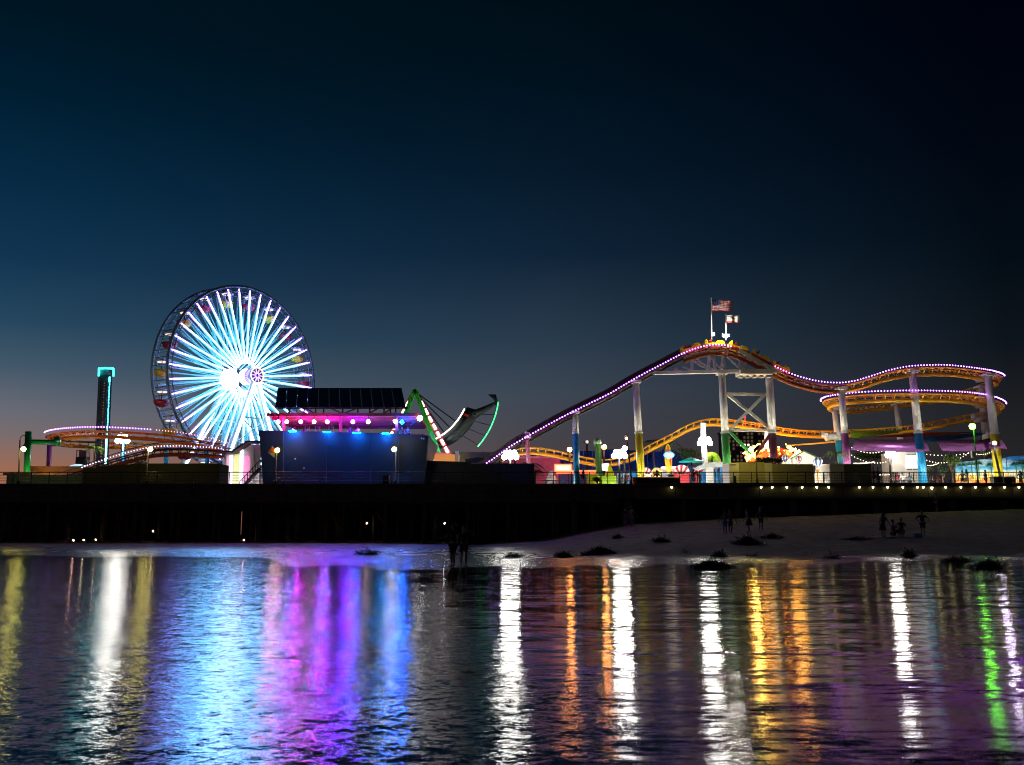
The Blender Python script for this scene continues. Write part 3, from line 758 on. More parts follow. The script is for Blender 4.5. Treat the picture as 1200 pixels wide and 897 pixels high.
# flared wall, in panels
tops = [(303, 504.5), (332, 505), (383, 506.5), (434, 507.5), (467, 508.5), (502, 510.5)]
bots = [309, 333, 383, 434, 466, 497]
for i in range(5):
    a, d = q3(*tops[i], BY), q3(*tops[i + 1], BY); e, f = deckp(bots[i], BY + 1.2), deckp(bots[i + 1], BY + 1.2)
    g = .012
    b = MB(); b.prism([a + Vector((g, 0, 0)), d - Vector((g, 0, 0)), f - Vector((g, 0, 0)), e + Vector((g, 0, 0))], (0, .4, 0)); b.build('wall_panel', navy, bld)
for s, (t, bo) in ((-1, (303, 309)), (1, (502, 497))):
    a, e = q3(t, 504.5 if s < 0 else 510.5, BY), deckp(bo, BY + 1.2)
    b = MB(); b.prism([a + Vector((0, .4, 0)), e + Vector((0, .4, 0)), e + Vector((0, 12, 0)), a + Vector((0, 12, 0))], (-s * .3, 0, 0)); b.build('side_wall', navy, bld)
b = MB(); zt = zat(511.5, BY); b.box(((xat(309, BY) + xat(496, BY)) / 2, BY + 7, zt - .5), (xat(496, BY) - xat(309, BY), 11, .3)); b.build('terrace_floor', conc, bld)
for px in (331.5, 466.5):
    b = MB(); b.beam(P(px, 505, BY - .12), deckp(px, BY + .95), .16, up=(0, 1, 0)); b.build('pilaster', navy, bld)
# roof beam
z0, z1 = zat(488, BY), zat(484.5, BY)
b = MB(); b.box(((xat(310, BY) + xat(489, BY)) / 2, BY, (z0 + z1) / 2), (xat(489, BY) - xat(310, BY), .35, z1 - z0)); b.build('roof_beam', redst, bld)
b = MB(); b.box(((xat(310, BY) + xat(489, BY)) / 2, BY + 5.4, z0 + .1), (xat(489, BY) - xat(310, BY), 10.2, .12)); b.build('ceiling', pinkc, bld)
for k in range(7):
    b = MB(); b.box(((xat(312, BY) + xat(487, BY)) / 2, BY + 1.2 + k * 1.4, z0 - .12), (xat(487, BY) - xat(312, BY), .14, .3)); b.build('joist', redst, bld)
for px in (332.5, 399, 465):
    for dy in (0, 9.5):
        b = MB(); b.beam(P(px, 508, BY + .3) + Vector((0, dy, 0)), Vector((P(px, 488, BY + .3).x, BY + .3 + dy, z0)), .28); b.build('post', redst, bld)
b = MB(); b.box(((xat(312, BY) + xat(486, BY)) / 2, BY + 10.2, (z0 + zt) / 2), (xat(486, BY) - xat(312, BY), .15, .5)); b.build('back_rail', redst, bld)
zr = zat(478, BY)
for px in (335, 353, 367, 399, 431, 448, 462):
    b = MB(); x = xat(px, BY); b.beam((x, BY + .2, z1), (x, BY + .2, zr), .14); b.build('strut', redst, bld)
for a_, d_ in ((353, 366), (384, 398), (416, 401), (442, 430), (458, 448)):
    b = MB(); b.beam((xat(a_, BY), BY + .2, zr), (xat(d_, BY), BY + .2, z1), .12, up=(0, 1, 0)); b.build('brace', redst, bld)
b = MB(); b.box(((xat(322, BY) + xat(476, BY)) / 2, BY + .2, zr), (xat(476, BY) - xat(322, BY), .2, .2)); b.build('purlin', redst, bld)
solar = paint('solar_glass', (44, 66, 112), .4, var=.25, scale=1.5)
tl, tr, bl, br = (326, 471), (476, 471), (322, 477), (476, 477)
frm = paint('solar_frame', (110, 116, 128), .4, .5)
topY, botY = BY + 4.5, BY
for k in range(12):
    t0, t1 = k / 12 + .003, (k + 1) / 12 - .003
    A = P(325 + (471 - 325) * t0, 455.5, topY); B = P(325 + (471 - 325) * t1, 455.5, topY); C = P(322 + (476 - 322) * t1, 478, botY); D = P(322 + (476 - 322) * t0, 478, botY)
    nn_ = (B - A).cross(D - A).normalized() * -.06
    b = MB(); b.prism([A, B, C, D], nn_); b.build('solar_panel', solar, bld)
    if k: 
        b = MB(); b.beam(A + (A - B) * .03, D + (D - C) * .03, .05, .1, up=(0, -1, 0)); b.build('panel_frame', frm, bld)
b = MB(); b.beam(P(325, 455.3, topY), P(471, 455.3, topY), .08); b.build('ridge_trim', frm, bld)
for px in (340, 380, 420, 458):
    b = MB(); b.beam((P(px, 456, topY).x, topY + .1, zat(456.5, topY)), (P(px, 456, topY).x, topY + .1, z0 + .2), .15); b.build('rear_post', redst, bld)
# terrace interior things: tables, people heads, stage trusses
sil = paint('interior_white', (190, 185, 190), .6)
for px in (343, 360, 372, 388):
    p = P(px, 508, BY + 8); th = thing('stage_truss', 'white lattice stage truss standing on the terrace near x'.replace(' near x', {343: ' by its left corner', 360: ', second from the left', 372: ', third from the left', 388: ' beside the middle post'}[px]), 'truss', Vector((p.x, BY + 8, zt - .35)))
    b = MB(); h = z0 - zt + .3
    for s in (-.25, .25): b.beam((p.x + s, BY + 8, zt - .35), (p.x + s, BY + 8, zt + h - .4), .06)
    for j in range(6): b.beam((p.x - .25 * (-1) ** j, BY + 8, zt - .3 + j * h / 6), (p.x + .25 * (-1) ** j, BY + 8, zt - .3 + (j + 1) * h / 6), .05)
    b.build('lattice', sil, th)
# stage lamps under the roof
stg = [(326, 494.5, (1, .05, .9), 'magenta', 90), (336, 494.5, (1, .8, .6), 'warm white', 12), (352.5, 494.5, (.8, .03, 1), 'magenta', 170), (368, 494.5, (1, .8, .55), 'warm white', 16), (383.5, 494.5, (.55, .02, 1), 'magenta', 220), (413.5, 494.5, (.16, .01, 1), 'violet', 420), (431.5, 494.5, (1, .78, .6), 'warm white', 16), (463, 494, (1, .85, .7), 'warm white', 14), (471, 494.8, (.0, .09, 1), 'deep blue', 480)]
wheres = ['at the left end of the terrace', 'beside the left terrace post', 'second magenta one from the left', 'midway between the left and middle posts', 'just left of the middle post', 'just right of the middle post', 'between the middle and right posts', 'beside the right terrace post', 'at the right end of the terrace']
for (px, py, cc, cn, st), wh in zip(stg, wheres):
    p = P(px, py, BY - .3); th = thing('stage_lamp', '%s stage lamp under the pavilion roof, %s' % (cn, wh), 'lamp', p, 'stage lamps under the pavilion roof')
    b = MB(); b.beam(p + Vector((0, 0, .2)), Vector((p.x, p.y, z0 + .02)), .06); b.lathe(p + Vector((0, 0, .2)), [(.04, .12), (.1, .08), (.1, -.02)][::-1], 10); b.build('housing', darkmetal, th)
    b = MB(); b.ball(p, .19, 10); b.build('bulb', glow('stage_' + cn.replace(' ', '_') + '_%d' % st, cc, st * 3.4, True), th)
# blue wall washers along the top of the wall
wash = glow('blue_wash_lens', (.0, .3, 1), 420, True)
for px, py in ((343, 505.8), (383, 506.6), (418, 507.4), (452, 508.4)):
    p = P(px, py, BY - .6) + Vector((0, 0, .0)); th = thing('wall_light', 'blue wall washer lamp over the navy wall, ' + {343: 'leftmost of four', 383: 'second from the left', 418: 'third from the left', 452: 'rightmost of four'}[px], 'lamp', p, 'blue wall washer lamps')
    b = MB(); b.box(p + Vector((0, .28, .08)), (.3, .6, .1)); b.build('bracket', darkmetal, th)
    b = MB(); b.box(p, (.7, .16, .06)); b.build('lens', wash, th)
# white small lamp at the end of the roof, on a strut
p = P(492, 490.5, BY - .2); th = thing('floodlight', 'round white lamp on an arm at the right end of the pavilion roof', 'light', p)
b = MB(); b.beam(P(481, 499, BY), p, .1); b.build('arm', redst, th)
b = MB(); b.ball(p, .27, 12); b.build('bulb', glow('end_lamp_bulb', (1, .93, .8), 50, True), th, True)
# little details on the wall
for px, py in ((346, 538), (356, 549), (494, 514), (496.5, 514.5)):
    p = P(px, py, BY - .35); o = MB().ball(p, .09, 6).build('wall_fixture', sil, None, loc=p)
    tag(o, {346: 'small pale fixture high on the left of the navy wall', 356: 'small pale fixture low on the navy wall', 494: 'small pale fixture at the wall top right corner', 496.5: 'outermost small pale fixture at the wall top right corner'}[px], 'fixture')

# ------------------------------------------------------------------ low dark walls along the pier
def long_wall(name, label, x0, y0, x1, y1, Y, mat, dep=3, step=0, cat='wall'):
    th = thing(name, label, cat, deckp((x0 + x1) / 2, Y)); xa, xb = xat(x0, Y, 555), xat(x1, Y, 555); n = max(1, round((xb - xa) / 2.4)) ; za, zb = zat(y0, Y), zat(y1, Y)
    for i in range(n):
        t0, t1 = i / n, (i + 1) / n; a = xa + (xb - xa) * t0 + .01; d = xa + (xb - xa) * t1 - .01; g = rnd(-.01, .01)
        b = MB(); b.prism([(a, Y + g, DECK), (d, Y + g, DECK), (d, Y + g, za + (zb - za) * t1), (a, Y + g, za + (zb - za) * t0)], (0, .15, 0)); b.build('panel', mat, th)
    b = MB(); b.prism([(xa, Y + .16, DECK), (xb, Y + .16, DECK), (xb, Y + .16, zb - .03), (xa, Y + .16, za - .03)], (0, dep, 0)); b.build('body', mat, th)
    return th
olive = paint('dark_olive_wall', (38, 36, 26), .8, var=.2); bluegrey = paint('blue_grey_wall', (40, 48, 58), .8, var=.2)
long_wall('site_wall', 'long dark olive wall below the low coaster loop', 97, 549, 160, 543.5, 96, olive)
long_wall('site_wall', 'long dark wall between the lamp post and the bright wheel base', 160, 543.3, 257, 543.3, 96.1, olive)
long_wall('site_wall', 'pale blue grey screen behind the railing at far left', 8, 556.5, 97, 557, 96.2, paint('teal_grey_wall', (70, 95, 98), .7, var=.2), 1)
long_wall('site_wall', 'blue grey wall right of the pavilion with raised left end', 497, 540, 552, 541.5, 96, bluegrey)
long_wall('site_wall', 'blue grey wall below the foot of the coaster lift', 552.3, 543.3, 626, 543.3, 96, bluegrey)

# ------------------------------------------------------------------ wheel base: bright loading station
def simple(name, label, cat, parts, loc, group=None):
    th = thing(name, label, cat, loc, group)
    for nm, mb, mt in parts: mb.build(nm, mt, th)
    return th
wb = paint('station_white', (225, 220, 215), .5, var=.08)
Yb = 106
st_ = thing('loading_station', 'bright white loading station with arched pink and yellow windows at the wheel foot', 'building', deckp(285, Yb))
b = MB(); b.prism([P(263, 531, Yb), P(276, 531, Yb), P(292, 521, Yb), P(305, 521, Yb), deckp(305, Yb), deckp(263, Yb)], (0, .3, 0)); b.build('wall', wb, st_)
for i, (px0, px1, py, cc, nm) in enumerate(((265, 268.5, 536, (1, .12, .5), 'pink'), (273.5, 280, 536, (.75, .8, .12), 'lime'), (285, 292, 538, (1, .15, .55), 'pink'))):
    b = MB(); r = (xat(px1, Yb - .05) - xat(px0, Yb - .05)) / 2; cx = (xat(px1, Yb - .05) + xat(px0, Yb - .05)) / 2; zc_ = zat(py, Yb)
    b.prism([(cx - r, Yb - .05, DECK + .6)] + [(cx - r * math.cos(math.pi * k / 8), Yb - .05, zc_ + r * 1.2 * math.sin(math.pi * k / 8)) for k in range(9)] + [(cx + r, Yb - .05, DECK + .6)], (0, .04, 0)); b.build('window', glow('lit_window_%d' % i, cc, .8, True), st_)
for px in (264, 270.5, 282.5, 296, 303):
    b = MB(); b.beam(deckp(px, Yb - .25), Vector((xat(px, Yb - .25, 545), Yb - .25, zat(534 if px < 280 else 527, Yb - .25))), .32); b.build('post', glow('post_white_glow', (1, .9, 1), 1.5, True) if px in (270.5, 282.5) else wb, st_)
b = MB(); q = [P(258, 530, Yb - 1), P(275, 530.5, Yb - 1), P(292, 518.5, Yb - 1), P(306, 518.5, Yb - 1)]
for a, d in zip(q, q[1:]): b.beam(a, d, 2.2, .22)
b.build('ramp_roof', brown, st_)
b = MB(); b.beam(deckp(281, Yb - 1.4), P(305, 549, Yb - 1.4), .9, .2); b.build('stair', darkmetal, st_)
for k in range(9):
    b = MB(); a = deckp(281, Yb - 1.9).lerp(P(305, 549, Yb - 1.9), k / 8); b.beam(a, a + Vector((0, 0, 1.0)), .06); b.build('baluster', darkmetal, st_)
b = MB(); b.beam(deckp(281, Yb - 1.9) + Vector((0, 0, 1)), P(305, 549, Yb - 1.9) + Vector((0, 0, 1)), .07); b.build('handrail', darkmetal, st_)

# ------------------------------------------------------------------ swinging boat ride
SY = 112.0; apex = P(486.5, 460, SY)
ride = thing('swing_ride_frame', 'green A-frame of the swinging boat ride with red and white light strips', 'ride frame', deckp(486, SY))
gsr = paint('ride_green_paint', (50, 190, 50), .35, var=.08); ml = SY / FPX
for s, x2 in ((1, 533), (-1, 438)):
    b = MB(); b.beam(P(486.5, 457, SY - 2.3), Vector((xat(485 + s * 47, SY - 2.3), SY - 2.3, DECK)), .5, .4, up=(0, 1, 0)); b.build('green_leg', gsr, ride)
    a = P(486.5 + s * 2, 461, SY - 1.6); f = Vector((xat(486.5 + s * 64, SY - 1.6), SY - 1.6, DECK))
    b = MB(); b.beam(a, f, .5, .3, up=(0, 1, 0)); lg = b.build('front_leg', redp, ride)
    n = 13
    for k in range(1, n - 1):
        p0, p1 = a.lerp(f, (k + .1) / n), a.lerp(f, (k + .82) / n); off = Vector((0, -.2, 0))
        b = MB(); b.beam(p0 + off, p1 + off, .26, .06, up=(0, 1, 0)); b.build('light_panel', glow('white_light_panel', (.75, .85, 1), 5, True), lg)
        b = MB(); sd_ = Vector((.2, 0, .1)); b.beam(p0 + off * .9 - sd_, p1 + off * .9 - sd_, .08, .05, up=(0, 1, 0)); b.build('red_strip', glow('red_light_strip', (1, .08, .02), 2.5, True), lg)
b = MB(); b.tube([P(486.5, 460, SY - 2), P(486.5, 460, SY + 2)], .45, 14); b.build('axle', gsr, ride, True)
b = MB(); b.box(deckp(486, SY) + Vector((0, 0, .3)), (11, 5.5, .6)); b.build('base', orange, ride)
# boat, drawn up to the right of its swing
def arc(r, deg, y): t = R(deg); return Vector((apex.x + r * math.sin(t), y, apex.z - r * math.cos(t)))
boat = thing('swing_boat', 'dark green swinging boat hanging at the right of its A-frame, white and green trail tubes', 'ride boat', arc(9, 45, SY))
hull = paint('boat_dark_green', (22, 36, 38), .6, var=.2)
secs = []
for k in range(17):
    t = k / 16; dg = 14 + 60 * t; hw = 1.25 * (1 - abs(2 * t - 1) ** 2.6) + .12
    ro = 7.35 + .45 * math.sin(math.pi * t) + .9 * t ** 3; ri = 6.55 + (.1 if k in (0, 16) else 0)
    secs.append([arc(ri, dg, SY - hw), arc((ri + ro) / 2, dg, SY - hw * 1.02), arc(ro, dg, SY - hw * .35), arc(ro, dg, SY + hw * .35), arc((ri + ro) / 2, dg, SY + hw * 1.02), arc(ri, dg, SY + hw), arc(ri + .45, dg, SY + hw * .9), arc(ri + .45, dg, SY - hw * .9)])
b = MB(); n0 = 0; b.v = [p for s_ in secs for p in s_]
for i in range(16):
    for j in range(8):
        a = i * 8 + j; d = i * 8 + (j + 1) % 8; b.f.append((a, d, d + 8, a + 8)); b.mi.append(0)
b.f += [tuple(range(8)), tuple(range(128, 136))]; b.mi += [0, 0]; b.build('hull', hull, boat, True)
b = MB(); b.tube([arc(6.42, 15 + 56 * k / 24, SY - 1.28 * (1 - abs(2 * (k / 24) - 1) ** 2.6) - .14) for k in range(25)], .085, 6); b.build('white_trail_tube', glow('warm_white_tube', (1, .93, .75), 4, True), boat, True)  # added tubes trace the light trails of the swinging lamps
b = MB(); b.tube([arc(10.25 + .05 * k / 20, 49 + 34 * k / 20, SY - .5) for k in range(21)], .075, 6); b.build('green_trail_tube', glow('green_tube', (.0, .75, .2), 2.2, True), boat, True)
b = MB(); b.tube([arc(7.6, 68, SY), arc(8.4, 74, SY), arc(9.3, 79, SY), arc(10.1, 83, SY), arc(9.7, 87, SY), arc(9.0, 88, SY)], [.6, .42, .3, .26, .34, .08], 10); b.build('dragon_neck', hull, boat, True)
b = MB(); b.tube([arc(10.15, 49 + 34 * k / 20, SY - .35) for k in range(21)], .06, 6); b.build('tube_frame', hull, boat, True)  # added frame that carries the green trail tube
for dg in (50, 58, 66, 74):
    b = MB(); b.beam(arc(7.5 if dg < 70 else 8.3, dg - 3, SY), arc(10.15, dg, SY - .35), .09); b.build('tube_strut', hull, boat)
b = MB()
for k in range(5):
    dg = 24 + 10 * k
    b.box(arc(6.9, dg, SY), (.5, 1.9, .7), M=Matrix.Rotation(-R(dg), 3, 'Y'))
b.build('bench', redp, boat)
b = MB(); b.tube([apex + Vector((0, -1, 0)), arc(6.6, 36, SY - .9)], .07, 6); b.tube([apex + Vector((0, -1, 0)), arc(6.6, 54, SY - .9)], .07, 6); b.tube([apex + Vector((0, 1, 0)), arc(6.6, 45, SY + .9)], .07, 6); b.build('hanger_arm', darkmetal, boat)
# striped ride base / kiosk right of the pavilion
simple('ride_booth', 'orange and pink lit ride booth between the pavilion and the swinging boat', 'booth', [
    ('counter', MB().box((xat(517, 104), 104, zat(540, 104)), (4.0, 1.2, 1.3)), glow('orange_lit_panel', (1, .33, .03), .6, True)),
    ('awning', MB().prism([P(498, 534, 104.2), P(498, 529.5, 104.2), P(528, 531.5, 104.2), P(533, 535, 104.2)], (0, 2, 0)), glow('pink_lit_awning', (.85, .1, .2), .5, True)),
    ('yellow_band', MB().prism([P(499, 534.3, 103.9), P(534, 537, 103.9), P(534, 539.5, 103.9), P(499, 537.5, 103.9)], (0, .2, 0)), glow('yellow_lit_band', (1, .5, .03), 1.2, True)),
    ('sign', MB().box(P(506, 540.6, 103), (.5, .1, .5)), glow('white_lit_sign', (.8, .9, 1), 1.6, True))], deckp(517, 104))
simple('queue_shelter', 'pale fenced queue shelter beside the foot of the coaster lift', 'shelter', [
    ('column', MB().box(P(535.5, 535, 103) - Vector((0, 0, .4)), (.38, .38, 1.9)), wb),
    ('roof', MB().prism([P(545, 538.5, 104), P(560, 536, 104), P(588, 541, 104), P(588, 543, 104), P(545, 543, 104)], (0, 4, 0)), olive),
    ('rail_panel', MB().box(P(566, 535, 107), (7, .1, 1.0)), paint('station_olive', (120, 112, 70), .7))], deckp(560, 104))
# ------------------------------------------------------------------ midway on the deck
def blk(px0, px1, py0, py1, Y, d=1.5):
    """box seen between these picture limits, standing at distance Y"""
    xa, xb = xat(px0, Y, 550), xat(px1, Y, 550); za, zb = max(DECK, zat(py1, Y)), zat(py0, Y)
    return MB().box(((xa + xb) / 2, Y + d / 2, (za + zb) / 2), (xb - xa, d, zb - za))
C_ = lambda n, rgb, **k: paint(n, rgb, k.pop('rough', .5), **k)
# pink building, blue big roof
simple('shop_building', 'pink flat roofed building at the foot of the coaster lift', 'building', [('wall', MB().prism([P(572, 545, 120), P(600, 537, 120), P(655, 535.5, 120), P(658, 545, 120), deckp(658, 120), deckp(572, 120)], (0, 5, 0)), C_('pink_wall', (190, 60, 90))), ('roof_edge', MB().beam(P(600, 536.8, 119.8), P(655, 535.2, 119.8), .25), C_('pink_trim', (220, 110, 140)))], deckp(615, 120))
for i in range(0):
    pass
rf = thing('arcade_building', 'large building with long sloping blue roof behind the low coaster track', 'building', deckp(700, 128))
ribs = 14
for k in range(ribs):
    t0, t1 = k / ribs, (k + 1) / ribs - .006
    def top(t): return (620 + 150 * t, 533 - 3.5 * math.sin(t * math.pi) - (2 if t > .6 else 0))
    a, d = top(t0), top(t1); b = MB(); b.prism([P(*a, 131), P(*d, 131), P(d[0], 552, 126), P(a[0], 552, 126)], (0, .3, .15)); b.build('roof_panel', C_('blue_roof', (38, 70, 165), var=.1), rf)
b = MB(); b.box((xat(695, 128), 130, DECK + 1.2), (18, 4, 2.4)); b.build('wall', C_('blue_wall', (40, 60, 130)), rf)
hb = thing('canopy_building', 'deep blue pointed canopy behind the surfboard sign', 'canopy', deckp(785, 126))
for (x0, x1, x2, x3, yt) in ((757, 768, 776, 772, 530), (772, 776, 786, 786, 527), (786, 786, 792, 803, 528), (803, 792, 800, 815, 531)):
    b = MB(); b.prism([P(x0, 549, 126), P(x1, yt, 127), P(x2, yt, 127), P(x3, 549, 126)], (0, .3, .1)); b.build('panel', C_('deep_blue_canopy', (20, 60, 150), trans=.3), hb)
b = MB()
for px in (760, 785, 812): b.beam(deckp(px, 126.2), Vector((xat(px, 126.2), 126.2, zat(547, 126.2))), .2)
b.build('posts', wb, hb)
# sign with red border and white figure
Ys = 104
sg = thing('lit_sign', 'rectangular sign with red and yellow border and glowing white face', 'sign', deckp(660, Ys))
b = MB(); b.box(P(660, 548.5, Ys), (2.0, .15, .85)); b.build('border', glow('red_lit_border', (1, .03, .02), 4, True), sg)
b = MB(); b.box(P(660, 548.5, Ys - .1), (1.7, .06, .62)); b.build('inner_border', glow('yellow_lit_border', (1, .75, .1), 1.6, True), sg)
b = MB(); b.box(P(660.3, 548.8, Ys - .16), (1.35, .06, .36)); b.build('face', glow('white_lit_face', (1, 1, .8), 1.6, True), sg)
b = MB(); b.beam(deckp(655, Ys), P(655, 551, Ys), .1); b.beam(deckp(666, Ys), P(666, 551, Ys), .1); b.build('legs', darkmetal, sg)
o = MB(); p = deckp(646, 104); o.lathe(p, [(.35, 0), (.36, .5), (.5, .9), (.58, 1.25), (.45, 1.6), (.28, 1.75), (.32, 1.95), (.15, 2.2)], 12); tag(o.build('figure_statue', paint('statue_white', (235, 232, 225), .4), None, True, loc=p), 'glowing white rounded figure standing beside the red bordered sign', 'statue')
simple('counter_stall', 'long stall with red orange glowing fascia beside the blue column', 'stall', [('fascia', MB().beam(P(652, 553.3, 103.5), P(700, 553, 103.5), .15, .35), glow('red_orange_fascia', (1, .1, .01), 3, True)), ('counter', blk(655, 698, 556, 570, 104, 1), C_('stall_navy', (50, 45, 110))), ('posts', MB().beam(deckp(655, 103.6), P(655, 553, 103.6), .1).beam(deckp(698, 103.6), P(698, 553, 103.6), .1), darkmetal)], deckp(677, 104))
# teal picnic tables with items
for i, px in enumerate((639, 648, 657)):
    p = deckp(px, 97 + i * .4)
    th = thing('picnic_table', 'small turquoise table behind the railing left of the blue column, ' + ('leftmost', 'middle', 'rightmost')[i], 'table', p, 'turquoise tables')
    b = MB(); b.box(p + Vector((0, 0, .78)), (.9, .8, .06)); b.build('tabletop', C_('turquoise_paint', (30, 150, 170)), th)
    b = MB(); b.beam(p, p + Vector((0, 0, .75)), .1); b.beam(p - Vector((.35, 0, 0)), p + Vector((.35, 0, .75)), .06); b.build('leg', C_('turquoise_paint', (30, 150, 170)), th)
    for s in (-.75, .75):
        b = MB(); b.box(p + Vector((s, 0, .42)), (.3, .7, .05)); b.beam(p + Vector((s, 0, 0)), p + Vector((s, 0, .4)), .07); b.build('seat', C_('turquoise_paint', (30, 150, 170)), th)
# green pillar
pg = thing('pillar', 'pale green fluted pillar with rounded cap beside the blue roof', 'pillar', deckp(703, 101))
a = P(700, 517, 101); f = deckp(703, 101)
b = MB(); n = 24; base = [];
for t in (0, 1):
    q = a.lerp(f, t)
    for k in range(n): r = .35 if k % 2 else .30; base.append(q + Vector((math.cos(2 * math.pi * k / n) * r, math.sin(2 * math.pi * k / n) * r, 0)))
b.raw(base, [(k, (k + 1) % n, (k + 1) % n + n, k + n) for k in range(n)]); b.build('shaft', C_('pale_green_paint', (120, 185, 110), var=.1), pg)
b = MB(); b.lathe(a - Vector((0, 0, .35)), [(.4, 0), (.42, .3), (.33, .55), (.1, .68)], 16); b.build('cap', C_('light_green_cap', (185, 225, 180)), pg, True)
b = MB(); b.box(f + Vector((0, 0, .5)), (1.6, 1.2, 1)); b.build('plinth', C_('lime_plinth', (90, 140, 30)), pg)
# yellow slide kiosk
ks = thing('slide', 'bright yellow peaked slide just right of the green pillar', 'slide', deckp(714, 102))
b = MB(); b.prism([P(712, 545.5, 102), P(715, 544, 102), P(719, 553, 102), deckp(722, 102), deckp(706, 102)], (0, 1.2, 0)); b.build('body', C_('slide_yellow', (240, 225, 20)), ks)
b = MB(); b.beam(P(705, 545.5, 101.8), P(713, 544.5, 101.8), .15, .3); b.beam(P(705, 549, 101.8), P(712, 549.5, 101.8), .15, .45); b.build('sign_board', glow('cool_white_panel', (.85, .95, 1), 1.6, True), ks)
tag(blk(688, 702, 556, 570, 99, 1).build('planter_box', C_('yellow_green_box', (170, 170, 30)), None, loc=deckp(695, 99)), 'yellow green box in front of the green pillar', 'box')
tag(blk(705, 722, 558, 570, 99, 1).build('planter_box', C_('lime_box', (120, 150, 30)), None, loc=deckp(713, 99)), 'lime box in front of the yellow slide', 'box')
tag(blk(738, 748, 553, 570, 100, 1).build('pool_wall', C_('aqua_wall', (30, 120, 180)), None, loc=deckp(743, 100)), 'aqua blue low wall left of the tall yellow column', 'wall')
tag(blk(724, 737, 555, 570, 106, 1).build('pool_wall', C_('sky_wall', (110, 160, 200)), None, loc=deckp(730, 106)), 'pale blue low wall behind the dark lamp post', 'wall')
# scallop shells of the spinning ride
def shell(px, py, r, Y, cols, label):
    c_ = deckp(px, Y); c_.z = DECK + .3; th = thing('shell_seat', label, 'ride seat', deckp(px, Y), 'shell backed seats of a spinning ride')
    n = 9; rr = r * Y / FPX; zc_ = zat(py, Y)
    for k in range(n):
        a0, a1 = math.pi * k / n, math.pi * (k + 1) / n
        q0 = Vector((c_.x + rr * math.cos(a0), Y - .1, zc_ + rr * 1.1 * math.sin(a0))); q1 = Vector((c_.x + rr * math.cos(a1), Y - .1, zc_ + rr * 1.1 * math.sin(a1))); qm = (q0 + q1) / 2 + Vector((0, .25, 0)); cc = Vector((c_.x, Y + .5, zc_ - .3))
        b = MB(); b.raw([cc, q0, q1, cc + Vector((0, .3, 0)), q0 + Vector((0, .3, 0)), q1 + Vector((0, .3, 0))], [(0, 1, 2), (3, 5, 4), (0, 3, 4, 1), (1, 4, 5, 2), (2, 5, 3, 0)]); b.build('rib', cols[k % len(cols)], th)
    b = MB(); b.box((c_.x, Y + .2, (DECK + zc_) / 2), (rr * 1.6, 1.1, max(.3, zc_ - DECK))); b.build('tub', cols[0], th)
rw, ww, bb_, ty = C_('shell_red', (205, 45, 60)), C_('shell_white', (235, 230, 225)), C_('shell_blue', (20, 90, 180)), C_('shell_cream', (225, 205, 130))
shell(757, 556, 7, 107, [ww, rw], 'white and red ribbed shell seat beside the tall yellow column')
shell(770, 556, 7, 108, [ty, ty], 'cream ribbed shell seat left of the surfboard sign')
shell(799, 556, 10, 106, [rw, ww], 'red and white ribbed shell seat right of the surfboard sign')
shell(808, 557, 10, 106.8, [bb_, bb_, ww], 'blue and white ribbed shell seat under the turquoise umbrella')
shell(819, 556, 8, 106, [rw, ww, rw], 'rightmost red ribbed shell seat next to the white tent')
# surfboard sign
sy = 102; sf = thing('surfboard_sign', 'tall yellow and orange surfboard sign with blue ringed white oval', 'sign', deckp(784, sy))
def ell(cx, cy, rx, ry, n=24, Y=sy): c0 = P(cx, cy, Y); k = Y / FPX; return [c0 + Vector((math.cos(2 * math.pi * i / n) * rx * k, 0, math.sin(2 * math.pi * i / n) * ry * k)) for i in range(n)]
b = MB(); b.prism([v + Vector((.008 * (v.z - DECK) * -1, 0, 0)) for v in ell(783.7, 538, 4.2, 17.5)], (0, .12, 0)); b.build('board', C_('surf_yellow', (245, 215, 60)), sf)
b = MB(); b.prism(ell(783, 530, 1.2, 8, 16, sy - .05), (0, .04, 0)); b.prism(ell(786, 541, 1.0, 5, 14, sy - .05), (0, .04, 0)); b.build('stripe', C_('surf_orange', (235, 90, 20)), sf)
b = MB(); b.prism(ell(784, 533.5, 6.3, 4.0, 24, sy - .12), (0, .08, 0)); b.build('oval', glow('blue_oval_lit', (.0, .22, .9), 2.5, True), sf)
b = MB(); b.prism(ell(784, 533.5, 4.5, 2.2, 20, sy - .2), (0, .06, 0)); b.build('face', glow('oval_face_lit', (1, .95, .8), 1.1, True), sf)
b = MB()
for k in range(6): b.box(P(781 + k * 1.15, 533.6 + .3 * math.sin(k * 2), sy - .24), (.05, .03, .17)); 
b.build('lettering', C_('letter_brown', (150, 120, 50)), sf)
b = MB(); b.beam(deckp(784, sy + .2), P(784, 550, sy + .2), .15); b.build('post', darkmetal, sf)
simple('ride_platform', 'low platform with glowing white and purple band below the surfboard sign', 'platform', [('band', blk(776, 797, 547, 549.5, 109, 1), glow('lilac_band', (.85, .75, 1), 1.8, True)), ('lower_band', blk(777, 797, 549.7, 551.5, 108.8, 1), glow('orange_band', (1, .3, .08), 1.0, True)), ('step', blk(776, 798, 552, 575, 108.5, 2), C_('ice_blue', (160, 190, 220)))], deckp(787, 109))
# turquoise umbrella
um = thing('parasol', 'wide flat turquoise umbrella beside the bright white lamp tower', 'umbrella', deckp(810, 104))
b = MB(); b.lathe(P(810, 540.5, 104), [(1.45, -.12), (1.4, -.05), (.7, .2), (.05, .42)], 12); b.build('canopy', C_('turquoise_cloth', (20, 190, 185), trans=.4), um)
b = MB(); b.beam(deckp(810, 104), P(810, 537, 104), .09); b.build('pole', darkmetal, um)
